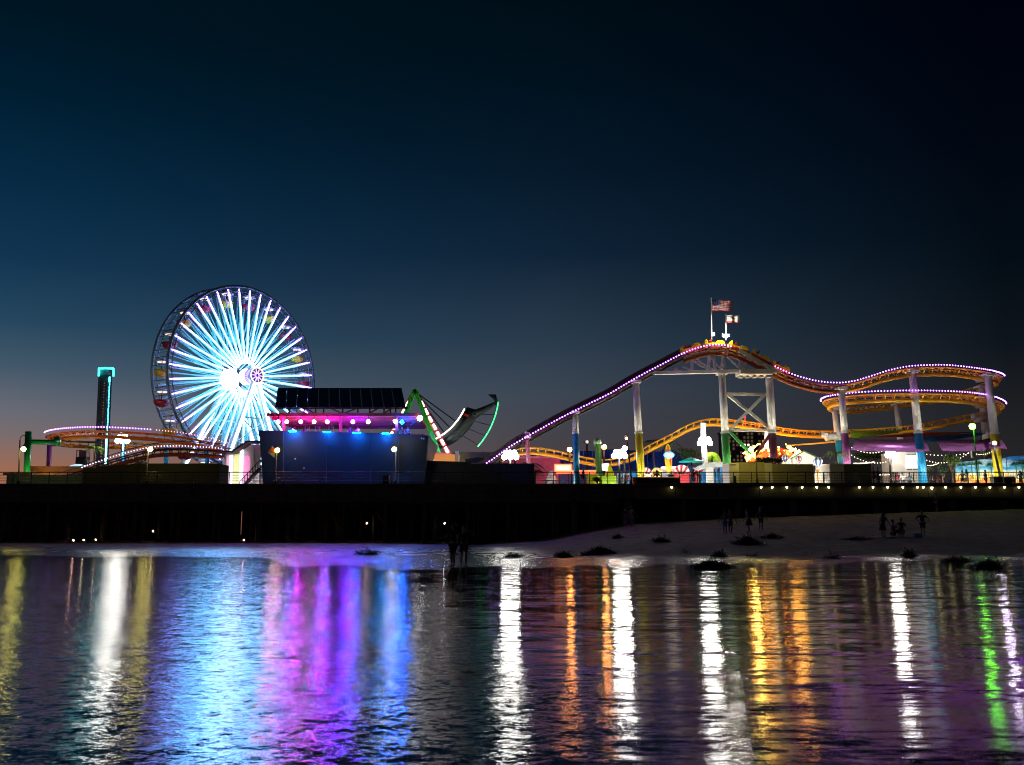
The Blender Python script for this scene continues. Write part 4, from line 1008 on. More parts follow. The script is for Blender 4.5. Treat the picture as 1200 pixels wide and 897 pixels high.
# lime inflatable arch
b = MB(); b.tube([P(834 + 7 * math.cos(math.pi * k / 14 - .3), 545 - 11 * math.sin(math.pi * k / 14 - .3), 108) for k in range(15)], [.45] * 15, 10)
o = tag(b.build('inflatable_arch', C_('lime_vinyl', (150, 205, 40)), None, True, loc=deckp(834, 108)), 'lime green inflatable arch behind the white tent', 'arch')
# white tent left of the containers
tn = thing('tent', 'low rounded white tent with blue posts left of the green column', 'tent', deckp(838, 103))
b = MB(); b.prism([P(820, 547, 102), P(826, 543.5, 102), P(842, 541, 102), P(853, 542.5, 102), P(856, 546, 102), P(820, 549.5, 102)], (0, 3.5, 0)); b.build('canopy', C_('tent_white', (235, 235, 240), trans=.3), tn)
for px in (838, 844, 850): tn_b = blk(px, px + 2.2, 547, 570, 102.3, .2); tn_b.build('post', C_('tent_blue', (60, 130, 190)), tn)
blk(829, 836, 547, 570, 102.5, .8).build('door', wb, tn); blk(821, 856, 554, 570, 104, .3).build('back_wall', C_('aqua_wall', (30, 120, 180)), tn)
# containers
beige = C_('container_beige', (158, 148, 108), var=.15, scale=.6); pale = C_('container_pale', (205, 200, 185), var=.08)
ct = thing('container', 'pale white shipping container end with small dark hatch, left of the lamp post', 'container', deckp(860, 93))
blk(854.5, 866, 542.5, 570, 92.6, 3).build('front', pale, ct)
b = MB(); 
for k in range(5): b.box(P(857.5 + k * 1.1, 545, 92.55), (.07, .03, .1))
b.build('lettering', darkmetal, ct); blk(859, 862.5, 558, 566, 92.5, .1).build('hatch', darkmetal, ct)
def cont(px0, px1, py, label, m=beige, Y=93.5):
    th = thing('container', label, 'container', deckp((px0 + px1) / 2, Y)); xa, xb = xat(px0, Y, 550), xat(px1, Y, 550)
    n = max(2, int((xb - xa) / .55)); z1_ = zat(py, Y)
    for k in range(n):
        w_ = (xb - xa) / n; xx = xa + (k + .5) * w_
        b = MB(); b.box((xx, Y + (.03 if k % 2 else 0), (DECK + z1_) / 2), (w_ - .01, .08, z1_ - DECK)); b.build('panel', m, th)
    b = MB(); b.box(((xa + xb) / 2, Y + 1.6, (DECK + z1_) / 2 - .02), (xb - xa, 3, z1_ - DECK - .04)); b.build('body', m, th); return th
cont(866.5, 886, 542, 'beige container behind the dark lamp post')
cont(886.3, 896, 542, 'narrow beige container under the carousel lights', m=C_('container_sand', (170, 158, 120)))
cont(896.3, 905, 543, 'pale narrow container beside the maroon column', m=pale)
cont(905.3, 953, 544, 'longest beige container, below the white gable tent')
cont(972, 989, 543.5, 'pale container behind the small palm', m=pale)
cont(989.3, 1021, 544, 'dark olive container right of the purple column', m=C_('container_dark', (95, 92, 66)))
# balloon shaped gondolas (small ride)
def balloon(px, py, r, Y, ca, cb, label):
    k_ = Y / FPX; c0 = P(px, py, Y); th = thing('balloon_ride', label, 'ride car', Vector((c0.x, Y, DECK)), 'balloon shaped ride cars'); n = 12
    prof = [(.05, r), (.55 * r, .85 * r), (r, .2 * r), (.9 * r, -.35 * r), (.45 * r, -1.0 * r), (.2 * r, -1.3 * r)]
    prof = [(a * k_, z * k_) for a, z in prof]
    for half, mt in ((0, ca), (1, cb)):
        b = MB()
        for j in range(n):
            if j % 2 != half: continue
            for (r0, z0_), (r1, z1__) in zip(prof, prof[1:]):
                t0, t1 = 2 * math.pi * j / n, 2 * math.pi * (j + 1) / n
                b.quad(c0 + Vector((math.cos(t0) * r0, math.sin(t0) * r0, z0_)), c0 + Vector((math.cos(t1) * r0, math.sin(t1) * r0, z0_)), c0 + Vector((math.cos(t1) * r1, math.sin(t1) * r1, z1__)), c0 + Vector((math.cos(t0) * r1, math.sin(t0) * r1, z1__)))
        b.build('gore', mt, th)
    b = MB(); b.box(c0 + Vector((0, 0, -2.0 * r * k_)), (.7 * r * k_, .7 * r * k_, .6 * r * k_)); b.beam(Vector((c0.x, Y + .3, DECK)), c0 + Vector((0, .3, -1.7 * r * k_)), .12); b.build('basket', C_('basket_gold', (180, 140, 40)), th)
balloon(958.5, 541, 5.5, 101, ww, C_('balloon_blue', (20, 90, 170)), 'blue and white striped balloon car right of the long container')
balloon(936, 538, 3.8, 103, C_('balloon_rose', (170, 80, 95)), ww, 'rose and white striped balloon car under the white gable tent')
balloon(920, 537, 4, 103, ww, C_('balloon_blue', (20, 90, 170)), 'blue and white balloon car left of the gable tent')
# white gable tent
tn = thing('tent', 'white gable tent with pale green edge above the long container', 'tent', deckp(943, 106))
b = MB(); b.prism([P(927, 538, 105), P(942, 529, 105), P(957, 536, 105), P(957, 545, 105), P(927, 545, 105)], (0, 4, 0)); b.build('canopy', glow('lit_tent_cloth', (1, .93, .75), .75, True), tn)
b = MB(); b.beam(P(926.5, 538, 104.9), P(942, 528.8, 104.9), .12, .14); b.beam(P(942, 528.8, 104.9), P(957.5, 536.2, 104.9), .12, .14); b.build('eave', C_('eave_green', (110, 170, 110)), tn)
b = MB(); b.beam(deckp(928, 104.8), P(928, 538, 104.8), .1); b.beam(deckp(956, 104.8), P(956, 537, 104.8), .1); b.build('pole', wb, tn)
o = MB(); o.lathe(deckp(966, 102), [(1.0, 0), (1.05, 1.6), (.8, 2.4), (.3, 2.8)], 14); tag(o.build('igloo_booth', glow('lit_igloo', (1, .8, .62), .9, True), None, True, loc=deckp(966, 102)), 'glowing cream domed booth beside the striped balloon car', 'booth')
# carousel of bright bulbs
cY = 110; cr = thing('carousel', 'spinning ride crowded with blazing orange and white bulbs behind the containers', 'carousel', deckp(908, cY))
b = MB(); b.tube([P(899.5, 505, cY), P(903, 540, cY)], [.35, .75], 12); b.build('mast', glow('lit_white_mast', (1, .85, .95), 1.1, True), cr)
kk_ = cY / FPX
b1, b2_, b3 = MB(), MB(), MB()
for k in range(240):
    t = random.random() * 2 * math.pi; l = random.random() ** .6; r_ = 1.2 + 1.5 * l
    p = P(907, 525 + 13 * l, cY) + Vector((math.cos(t) * r_ * 1.35, math.sin(t) * r_, rnd(-.25, .25) + .5 * (math.sin(t * 5) > .3)))
    (b1 if random.random() < .55 else b2_).octa(p, .10)
for s in range(10):
    t = 2 * math.pi * s / 10; b3.beam(P(907, 522, cY), P(907, 537, cY) + Vector((math.cos(t) * 3.4, math.sin(t) * 2.6, 0)), .1)
b1.build('white_bulb', glow('carousel_white', (1, .58, .12), 50, True), cr, stuff=True); b2_.build('orange_bulb', glow('carousel_orange', (1, .3, .015), 60, True), cr, stuff=True); b3.build('spoke', redp, cr)
b = MB(); b.lathe(P(907, 526, cY), [(3.2, -1.6), (3.0, -1.2), (1.5, -.2), (.1, .4)], 18); b.build('canopy', C_('carousel_red', (190, 60, 40)), cr)
b = MB(); b.tube([deckp(907, cY), P(907, 524, cY)], .3, 8); b.lathe(deckp(907, cY), [(3.4, 0), (3.4, .5)], 18); b.build('platform', wb, cr)
# shade sails
def sail(name, pts, m, label, sag=.15):
    n = 8; A, B, C, D = [P(*q) for q in pts]; th = thing(name, label, 'shade sail', Vector(((A.x + C.x) / 2, (A.y + C.y) / 2, min(A.z, B.z, C.z, D.z))))
    b = MB(); vs = []
    for j in range(n + 1):
        for i in range(n + 1):
            u, v = i / n, j / n; p = A * (1 - u) * (1 - v) + B * u * (1 - v) + C * u * v + D * (1 - u) * v; p.z -= sag * 4 * u * (1 - u) * 1.0 + sag * 2 * v * (1 - v); vs.append(p)
    b.raw(vs, [(j * (n + 1) + i, j * (n + 1) + i + 1, (j + 1) * (n + 1) + i + 1, (j + 1) * (n + 1) + i) for j in range(n) for i in range(n)]); b.build('cloth', m, th, True)
    for q in (A, B, C, D):
        b = MB(); b.octa(q, .12); b.build('corner_ring', darkmetal, th)
sail('shade_sail', [(997, 504.5, 106), (1060, 503.5, 112), (1052, 507, 108), (998, 513.5, 102)], C_('lime_sail', (150, 215, 60), trans=.4), 'lime green triangular shade sail right of the purple column', .1)
sail('shade_sail', [(1010, 512.5, 103), (1075, 507, 110), (1150, 506, 112), (1076, 512.3, 104)], C_('red_sail', (220, 70, 30), trans=.4), 'long narrow orange red shade sail crossing the tall blue column', .05)
sail('shade_sail', [(1080, 511, 110), (1159, 506, 112), (1150, 510, 108), (1085, 519, 104)], C_('blue_sail', (20, 105, 175), trans=.4), 'blue shade sail behind the green lamp post', .1)
purp = C_('purple_sail', (135, 85, 145), trans=.45, rough=.7)
sail('shade_sail', [(1003, 515, 108), (1084, 513.5, 108), (1090, 529, 98), (997, 527.5, 98)], purp, 'large purple shade sail above the bright floodlight', .12)
sail('shade_sail', [(1097, 514, 108), (1165, 515, 108), (1160, 527.5, 98.5), (1104, 528.5, 98)], purp, 'second large purple shade sail, behind the green lamp post', .1)
sail('shade_sail', [(1150, 516, 107), (1172, 514, 106), (1181, 527, 99), (1156, 528, 98)], purp, 'smaller rounded purple shade sail by the rightmost yellow column', -.15)
sail('shade_sail', [(920, 523, 104), (981, 518.5, 108), (981, 516.5, 108), (920, 521.5, 104)], C_('yellow_sail', (240, 180, 30), trans=.3), 'thin yellow shade sail edge left of the pale paired columns', .05)
# right part: menu kiosk, mural
mk_ = thing('menu_kiosk', 'white kiosk with lit menu boards between the yellow and blue columns', 'kiosk', deckp(1068, 104))
blk(1046, 1078, 530, 575, 104.4, 3).build('body', pale, mk_); blk(1062, 1077, 534, 549, 104.2, .1).build('lit_board', glow('menu_board_lit', (.85, .9, 1), 1.3, True), mk_)
b = MB(); 
for k in range(9): b.box(P(1063 + k * 1.6, 533.2, 104.1), (.09, .04, .12))
b.build('lettering', darkmetal, mk_)
for k in range(2): blk(1063 + k * 7, 1069 + k * 7, 549.5, 550.8, 104.15, .06).build('menu_strip', darkmetal, mk_)
def mural_mat():
    m = bpy.data.materials.new('sunset_mural'); m.use_nodes = True; t = m.node_tree; b = t.nodes['Principled BSDF']; b.inputs['Roughness'].default_value = .6
    g = t.nodes.new('ShaderNodeNewGeometry'); sp = t.nodes.new('ShaderNodeSeparateXYZ'); t.links.new(g.outputs['Position'], sp.inputs[0])
    nz = t.nodes.new('ShaderNodeTexNoise'); mp = t.nodes.new('ShaderNodeMapping'); mp.inputs['Scale'].default_value = (.5, 1, 1.6); t.links.new(g.outputs['Position'], mp.inputs[0]); t.links.new(mp.outputs[0], nz.inputs['Vector']); nz.inputs['Scale'].default_value = 1; nz.inputs['Detail'].default_value = 4
    a = t.nodes.new('ShaderNodeMath'); a.operation = 'MULTIPLY_ADD'; t.links.new(nz.outputs['Fac'], a.inputs[0]); a.inputs[1].default_value = 2.4; t.links.new(sp.outputs[2], a.inputs[2])
    mr_ = t.nodes.new('ShaderNodeMapRange'); t.links.new(a.outputs[0], mr_.inputs[0]); mr_.inputs[1].default_value = DECK + 1.3; mr_.inputs[2].default_value = DECK + 4.8
    r = t.nodes.new('ShaderNodeValToRGB'); e = r.color_ramp.elements; e[0].position = 0; e[0].color = (*lin((200, 70, 40)), 1); e[1].position = 1; e[1].color = (*lin((30, 110, 190)), 1)
    for p, c_ in ((.12, (215, 190, 90)), (.25, (225, 95, 35)), (.4, (240, 190, 60)), (.5, (235, 225, 190)), (.62, (110, 190, 220)), (.75, (40, 140, 200)), (.85, (170, 215, 230))): k = e.new(p); k.color = (*lin(c_), 1)
    t.links.new(mr_.outputs[0], r.inputs[0]); t.links.new(r.outputs[0], b.inputs['Base Color']); return m
mu = thing('mural_wall', 'painted mural wall of orange sunset beach with palms under a blue sky', 'mural', deckp(1165, 104)); mm = mural_mat()
xs_ = [1120, 1141, 1142, 1162, 1179, 1200, 1221]
for k, (p0, p1, y0, y1) in enumerate(((1120, 1142, 542.5, 540), (1143, 1168, 539.5, 537), (1180, 1203, 535.5, 533.5), (1204, 1240, 533, 530), (1169, 1179, 538, 536.5))):
    b = MB(); b.prism([P(p0, y0, 104), P(p1, y1, 104), deckp(p1, 104), deckp(p0, 104)], (0, .2, 0)); b.build('panel', mm, mu)
pg_ = C_('mural_green', (50, 110, 85))
for k, px in enumerate((1127, 1138, 1146, 1161, 1190, 1197)):
    b = MB(); h0 = P(px, 546 - (k % 3), 103.9); b.prism([h0, h0 + Vector((.07, 0, 0)), Vector((h0.x + .15, h0.y, DECK + 1.3)), Vector((h0.x + .05, h0.y, DECK + 1.3))], (0, .05, 0))
    for q in range(7):
        t = math.pi * q / 6; e_ = h0 + Vector((math.cos(t) * .65, 0, math.sin(t) * .3 - .12)); b.prism([h0, h0 + Vector((math.cos(t) * .3, 0, math.sin(t) * .35 + .1)), e_], (0, .045, 0))
    b.build('painted_palm', pg_, mu)
simple('bench_box', 'long dark box beside the rightmost yellow column', 'box', [('body', blk(1164, 1189, 559, 570, 91, .8), darkmetal), ('lid', blk(1163.5, 1189.5, 558.5, 559.3, 90.9, 1), darkmetal)], deckp(1176, 91))
simple('counter_bar', 'low dark bar counter with orange glowing edge below the surfboard sign', 'counter', [('body', blk(745, 797, 561, 570, 90, .8), darkmetal), ('top', blk(743, 798, 559.4, 560.6, 89.8, 1), C_('bar_orange', (215, 110, 60))), ('lamp_edge', MB().beam(P(750, 559.2, 89.7), P(795, 559.2, 89.7), .03), glow('bar_edge', (1, .45, .25), .6, True)), ('end', blk(741.5, 745.5, 560, 570, 89.7, .8), C_('bar_end_orange', (235, 110, 20)))], deckp(770, 90))
o = simple('trash_bin', 'dark lidded bin behind the railing in front of the navy wall', 'bin', [('bin', blk(449, 456, 557.5, 567, 89.6, .5), darkmetal), ('lid', blk(446.5, 458, 556, 557.4, 89.5, .7), darkmetal)], deckp(452, 89.6))
# orange pennant on lamp post
# string of tiny bulbs in front of the dark trees
def bulbs(label, pts, n, sag, r=.05, st='warm_string', cc=(1, .8, .5), e=6):
    A, B = P(*pts[0]), P(*pts[1]); th = thing('string_lights', label, 'string lights', (A + B) / 2); w_ = MB(); q = MB(); prev = None
    for k in range(n + 1):
        t = k / n; p = A.lerp(B, t) - Vector((0, 0, sag * 4 * t * (1 - t)))
        if prev is not None: w_.beam(prev, p, .02)
        prev = p; q.octa(p - Vector((0, 0, .07)), r)
    w_.build('wire', darkmetal, th); q.build('bulb', glow(st, cc, e, True), th, stuff=True)
bulbs('string of small bulbs sagging from the purple column to the floodlight', [(998, 524, 101), (1040, 526, 104)], 12, .5)
bulbs('lower string of small bulbs left of the floodlight', [(998, 533, 102), (1038, 541, 104)], 12, .4)
bulbs('row of warm bulbs along the café edge behind the dark container', [(1001, 542.5, 103), (1024, 541, 103)], 16, .05, .06)
bulbs('string of small bulbs rising from the blue column towards the lamp post', [(1086, 539, 101), (1138, 528, 104)], 16, .7)
bulbs('upper string of small bulbs between the blue column and the lamp post', [(1086, 532, 103), (1138, 530, 103)], 12, .2)
bulbs('string of small bulbs under the right purple sail', [(1142, 531, 103), (1162, 529, 103)], 8, .2)
bulbs('string of small bulbs crossing the dark gap beside the blue column', [(1087, 545, 100), (1100, 542, 103)], 8, .1)
bulbs('row of bulbs low behind the railing right of the dark container', [(1030, 556, 99), (1042, 556, 99)], 8, .02, .06)
# ------------------------------------------------------------------ plants
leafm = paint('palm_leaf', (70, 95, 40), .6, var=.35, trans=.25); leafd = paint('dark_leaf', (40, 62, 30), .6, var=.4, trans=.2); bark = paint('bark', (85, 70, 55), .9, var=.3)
def palm(px, py, Y, fr, n, label, nm='palm_tree', lm=None, tr=.13):
    top = P(px, py, Y); base = Vector((top.x + rnd(-.2, .2), Y, DECK)); th = thing(nm, label, 'palm tree', base)
    b = MB(); b.tube([base, base.lerp(top, .5) + Vector((.08, 0, 0)), top], [tr * 1.3, tr, tr * .9], 8); b.build('trunk', bark, th, True)
    for k in range(n):
        t = 2 * math.pi * k / n + rnd(-.2, .2); el = rnd(-.1, .9); d = Vector((math.cos(t), math.sin(t), 0)); sdv = Vector((-math.sin(t), math.cos(t), 0)); pts = []
        for j in range(8):
            u = j / 7; pts.append(top + d * fr * u * math.cos(el * .6) + Vector((0, 0, fr * (el * u * .8 - u * u * (.55 + .35 * el)))))
        b = MB(); b.tube(pts, .02, 4)
        for j in range(1, 8):
            for s in (-1, 1):
                for h in (0, .5):
                    p = pts[j - 1].lerp(pts[j], h) ; l = fr * .26 * (1 - abs(j / 7 - .45)); e = p + sdv * s * l * .7 + d * l * .5 - Vector((0, 0, l * .5)); b.quad(p, p + d * .07, e)
        b.build('frond', lm or leafm, th)
def bush(px, py, Y, rx, rz, n, label, m, nm='tree', cat='tree', stem=True):
    c0 = P(px, py, Y); th = thing(nm, label, cat, Vector((c0.x, Y, DECK)))
    b = MB(); limbs = [c0 + Vector((rnd(-.6, .6) * rx, rnd(-.5, .5) * rx, rnd(-.3, .6) * rz)) for _ in range(7)]
    for l in limbs: b.tube([Vector((c0.x, Y, DECK)), Vector((c0.x, Y, (DECK + c0.z) / 2)), l], [.1, .07, .02], 5)
    b.build('trunk', bark, th)
    b = MB()
    for k in range(n):
        cc = random.choice(limbs); v = Vector((random.gauss(0, 1), random.gauss(0, 1), random.gauss(0, 1))).normalized() * rnd(.1, .55); p = cc + Vector((v.x * rx, v.y * rx, v.z * rz)); s = rnd(.06, .13); a = Vector((rnd(-1, 1), rnd(-1, 1), rnd(-1, 1))).normalized() * s; d = a.cross(Vector((rnd(-1, 1), rnd(-1, 1), rnd(-1, 1)))).normalized() * s * .6
        b.quad(p - a, p + d, p + a, p - d)
    b.build('crown', m, th)
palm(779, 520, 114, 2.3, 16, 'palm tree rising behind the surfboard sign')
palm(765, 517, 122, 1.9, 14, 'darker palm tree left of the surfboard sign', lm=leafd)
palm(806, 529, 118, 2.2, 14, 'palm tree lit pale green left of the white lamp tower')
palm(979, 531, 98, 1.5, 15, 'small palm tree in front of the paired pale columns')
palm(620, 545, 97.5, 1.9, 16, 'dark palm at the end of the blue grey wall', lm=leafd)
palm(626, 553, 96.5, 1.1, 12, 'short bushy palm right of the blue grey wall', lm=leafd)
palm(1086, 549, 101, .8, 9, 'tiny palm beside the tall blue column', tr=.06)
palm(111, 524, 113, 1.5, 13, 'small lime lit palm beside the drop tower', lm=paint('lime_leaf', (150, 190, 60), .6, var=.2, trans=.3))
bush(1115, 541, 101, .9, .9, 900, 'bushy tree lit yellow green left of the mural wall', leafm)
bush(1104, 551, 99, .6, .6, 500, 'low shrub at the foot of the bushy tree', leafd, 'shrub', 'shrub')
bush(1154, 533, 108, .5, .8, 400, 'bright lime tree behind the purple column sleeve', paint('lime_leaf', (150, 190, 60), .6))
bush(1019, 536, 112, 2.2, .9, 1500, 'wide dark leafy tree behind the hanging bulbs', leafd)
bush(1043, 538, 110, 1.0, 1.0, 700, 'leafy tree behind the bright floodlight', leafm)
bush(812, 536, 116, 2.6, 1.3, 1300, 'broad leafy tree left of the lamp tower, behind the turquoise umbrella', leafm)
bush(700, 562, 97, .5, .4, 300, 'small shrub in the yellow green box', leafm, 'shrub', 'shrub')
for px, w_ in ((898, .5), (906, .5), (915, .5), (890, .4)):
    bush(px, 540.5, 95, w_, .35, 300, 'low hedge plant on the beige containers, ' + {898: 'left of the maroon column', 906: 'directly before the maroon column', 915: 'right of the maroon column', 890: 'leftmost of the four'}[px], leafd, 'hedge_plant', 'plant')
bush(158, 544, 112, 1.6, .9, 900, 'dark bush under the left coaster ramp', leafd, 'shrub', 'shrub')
# pod and car of the small ride at left
simple('ride_tower', 'dark small ride structure with open frame left of the drop tower', 'ride', [
    ('frame', MB().box(P(97, 541, 112), (1.2, 1.2, 1.0)).beam(P(90, 545, 112), P(90, 528, 112), .08).beam(P(97, 545, 112), P(97, 528, 112), .08).beam(P(90, 528, 112), P(97, 528, 112), .08).beam(P(90, 536, 112), P(97, 536, 112), .06), darkmetal),
    ('cabin', MB().box(P(99, 533, 112), (.9, 1, .9)).box(P(99, 556, 112), (.8, .8, 3.4)), C_('brown_cabin', (70, 45, 40)))], deckp(97, 112))
o = MB(); o.lathe(P(91.5, 547.5, 110), [(1.0, -.12), (1.05, 0), (.8, .2), (.3, .32)], 16); o.tube([deckp(91.5, 110), P(91.5, 548, 110)], .2, 8)
tag(o.build('lit_dome', glow('pale_blue_dome', (.45, .8, 1), 1.0, True), None, True, loc=deckp(91.5, 110)), 'pale blue glowing shallow dome below the small dark ride', 'dome')
o = MB(); o.box(P(70, 551, 109), (7.5, 1.5, .8)); o.box(P(70, 560, 109), (6, 1.2, 1.8)); tag(o.build('ride_station', C_('station_orange', (170, 100, 30)), None, loc=deckp(70, 109)), 'long orange topped ride platform left of the dome', 'platform')
o = MB(); o.box(P(22, 556, 100), (3, .8, .25))
for px in (13, 20, 27, 34): o.beam(deckp(px, 100), P(px, 553.5, 100), .12)
tag(o.build('turnstile_row', C_('amber_gate', (130, 100, 30)), None, loc=deckp(22, 100)), 'dark amber gate row beneath the leftmost lamp post', 'gate')

# ------------------------------------------------------------------ lamps
def lamp_post(px, py, pxb, Y, label, col=(1, .85, .16), st=80, r=.22, hook=False, hgt=0, pm=darkmetal, grp='lamp posts along the pier railing', off=0):
    h = P(px, py, Y); base = deckp(pxb, Y); th = thing('lamp_post', label, 'lamp post', base, grp)
    ptop = Vector((base.x, Y, h.z + (.9 if hook else -.2)))
    if off: ptop.x = h.x - off
    b = MB(); b.tube([base, base + Vector((0, 0, .5)), base + Vector((0, 0, .55)), ptop], [.16, .14, .08, .06], 8); b.build('pole', pm, th, True)
    if hook:
        b = MB(); b.tube([ptop + Vector((.0, 0, 0))] + [ptop + Vector((.32 - .32 * math.cos(math.pi * k / 8), 0, .45 * math.sin(math.pi * k / 8))) for k in range(9)] + [h + Vector((0, 0, .35))], .035, 6); b.build('hook', pm, th)
    b = MB(); b.lathe(h, [(.2, .25), (.12, .34), (.04, .42)], 10); b.build('cap', pm, th)
    b = MB(); b.ball(h, r, 12); b.build('globe', glow('globe_%d_%d' % (px, st), col, st, True), th, True)
    return th
YL = 90.5
lamp_post(27.5, 526.5, 22, YL, 'hooked dark lamp post with yellow lamp at far left beside the green arm', st=90, hook=True, off=.42)
lamp_post(176, 527, 172, 91, 'dark lamp post with yellow lamp before the left coaster ramp', st=90, off=.2)
lamp_post(325, 528, 323, YL, 'dark lamp post with yellow globe at the left of the navy wall', st=75)
lamp_post(462, 527, 463.5, YL, 'dark lamp post with yellow globe at the right of the navy wall', st=75)
lamp_post(880, 527, 887, YL, 'dark lamp post with yellow green globe before the beige container', st=110, off=-.0)
lamp_post(734, 514, 740, YL, 'tall dark lamp post with tiny orange light between the blue and yellow columns', col=(1, .35, .1), st=18, r=.13, off=-.1)
lamp_post(1139.5, 500, 1145.5, 91, 'tall green lamp post with glowing green lamp before the purple sail', col=(.16, 1, .03), st=45, r=.3, pm=paint('lamp_post_green', (25, 85, 40), .4), off=.0)
tag(MB().box(P(1140.5, 533, 90.7), (.35, .3, .6)).build('speaker_box', pale, None, loc=P(1140.5, 533, 90.7)), 'pale box fixed halfway up the green lamp post', 'speaker')
p = P(316, 524, 90.4); fl = thing('banner', 'orange banner with white lower corner beside the left globe lamp', 'banner', p)
b = MB(); b.prism([P(319, 523, 90.4), P(322, 527, 90.4), P(322, 531, 90.4), P(314, 530, 90.4), P(318.5, 523.5, 90.4)], (0, .06, 0)); b.build('orange_half', C_('banner_orange', (235, 110, 30)), fl)
b = MB(); b.prism([P(314, 530.4, 90.4), P(322, 531.4, 90.4), P(321.5, 537, 90.4)], (0, .06, 0)); b.build('white_half', C_('banner_white', (235, 230, 225)), fl)
b = MB(); b.beam(P(322.5, 523, 90.45), P(322.5, 537, 90.45), .04); b.build('rod', darkmetal, fl)
# floodlight masts
def flood(px, py, Y, label, st=500, heads=3, r=.3, col=(1, .97, .88), mast=None, pxb=None):
    h = P(px, py, Y); base = deckp(pxb or px, Y); th = thing('flood_mast', label, 'floodlight', base, 'floodlight masts on the pier deck')
    b = MB(); b.tube([base, h + Vector((0, .3, -.1))], [.16, .1], 8); b.build('mast', mast or darkmetal, th, True)
    b = MB(); b.box(h + Vector((0, .3, 0)), (.34 * heads + .5, .1, .12)); b.build('crossbar', darkmetal, th)
    for k, j in [(k, j) for k in range(heads) for j in range(2 if heads > 1 else 1)]:  # second row of heads added to imitate the lamp's wide glow
        q = h + Vector(((k - (heads - 1) / 2) * .5 * (.8 + .4 * j), 0, .22 - j * .42 if heads > 1 else 0))
        b = MB(); b.box(q + Vector((0, .18, 0)), (.4, .16, .4)); hd = b.build('head', darkmetal, th)
        b = MB(); b.ball(q, r, 12); b.build('lens', glow('flood_lens_%d' % px, col, st, True), hd, True)
FS = 72
flood(143.5, 515, 113, 'brightest floodlight at left, above the cyan post of the low loop', FS * 1.6, mast=cy)
flood(598, 533.5, 97, 'bright floodlight above the wall at the foot of the coaster lift', FS * 1.0)
flood(603.5, 525.5, 108, 'smaller floodlight above and right of the one at the coaster lift foot', FS * .6, 1, .25)
flood(726, 532.5, 104, 'bright twin floodlight between the green pillar and the yellow column', FS * 1.1)
flood(732, 526, 106, 'upper floodlight just right of the twin one', FS * 1.2, 1, .3)
mastw = paint('white_lattice_mast', (230, 228, 230), .4)
flood(826, 517.5, 107, 'bright floodlight on the white tower left of the green column', FS * .9, 3, .3, mast=mastw)
simple('lamp_tower', 'white tapering tower carrying the floodlight left of the green column', 'tower', [('shaft', MB().box(P(824, 509, 107.8), (.55, .5, 2.6)).tube([deckp(829, 107.8), P(824.5, 519, 107.8)], [.5, .3], 8), mastw)], deckp(829, 107.8))
flood(1043.5, 531.5, 103, 'floodlight under the purple sail, left of the yellow sleeve', FS * 1.0, 2)
flood(667.5, 527, 108, 'orange sodium lamp left of the blue column', 130, 1, .26, (1, .32, .05))
flood(708, 524, 108, 'orange sodium lamp right of the green pillar', 130, 1, .26, (1, .32, .05))
flood(1165.5, 519.5, 97.5, 'small violet white lamp before the rightmost yellow column', 220, 1, .16, (.85, .7, 1), pxb=1174)
flood(688, 518, 112, 'unlit pale triangular lamp head between the blue column and the green pillar', .6, 1, .2)
def fill_light(px, Y, st, label, col=(1, .94, .82), w=1.6):  # added fill lights, hidden behind the deck edge, brighten the midway
    p = deckp(px, Y) + Vector((0, 0, .14)); th = thing('fill_light', label, 'light', deckp(px, Y), 'added fill lights lying unseen on the pier deck')
    b = MB(); b.box(p - Vector((0, 0, .07)), (w + .1, .3, .14)); b.build('housing', darkmetal, th)
    b = MB(); b.box(p + Vector((0, 0, .04)), (w, .2, .06)); b.build('lens', glow('fill_light_lens_%d' % px, col, st, True), th)
fill_light(1135, 102.5, 60, 'unseen fill light bar at the left part of the mural wall', w=3)
fill_light(1165, 102.5, 60, 'unseen fill light bar at the middle of the mural wall', w=3)
fill_light(1195, 102.5, 60, 'unseen fill light bar at the right part of the mural wall', w=3)
fill_light(1005, 98, 300, 'strong unseen fill light bar behind the dark container', w=2)
fill_light(1062, 96.5, 260, 'strong unseen fill light bar under the large purple sail', w=2)
fill_light(1125, 97, 260, 'strong unseen fill light bar between the tree and the green lamp post', w=2)
fill_light(1182, 97, 200, 'strong unseen fill light bar right of the rightmost yellow column', w=2)
fill_light(935, 98, 260, 'strong unseen fill light bar behind the longest beige container', w=2)
fill_light(878, 98.5, 260, 'strong unseen fill light bar between the green and maroon columns', w=2)
fill_light(800, 98.5, 160, 'strong unseen fill light bar before the turquoise umbrella', w=2)
fill_light(735, 98, 120, 'strong unseen fill light bar left of the tall yellow column', w=1.6)
fill_light(1110, 99.5, 40, 'unseen fill light bar under the bushy yellow green tree', (1, .9, .4))
fill_light(1075, 98.5, 50, 'unseen fill light bar at the base of the tall blue column')
fill_light(1035, 99, 30, 'unseen fill light bar left of the menu kiosk')
fill_light(757, 104, 70, 'unseen fill light bar before the white and red shell seat', w=2)
fill_light(775, 104.8, 70, 'unseen fill light bar before the cream shell seat', w=2)
fill_light(803, 103.5, 80, 'unseen fill light bar before the blue and white shell seat', w=2)
fill_light(820, 100.5, 60, 'unseen fill light bar left of the white tent', w=2)
fill_light(784, 100, 45, 'unseen fill light bar below the surfboard sign')
fill_light(660, 100.5, 45, 'unseen fill light bar below the red bordered sign', w=2.5)
fill_light(640, 110, 70, 'unseen fill light bar before the pink building', w=3)
fill_light(600, 112, 70, 'unseen fill light bar at the left end of the pink building', w=3)
fill_light(712, 98, 45, 'unseen fill light bar by the lime box', (1, 1, .6))
fill_light(690, 118, 130, 'unseen fill light bar beneath the long blue roof', (.8, .9, 1), w=4)
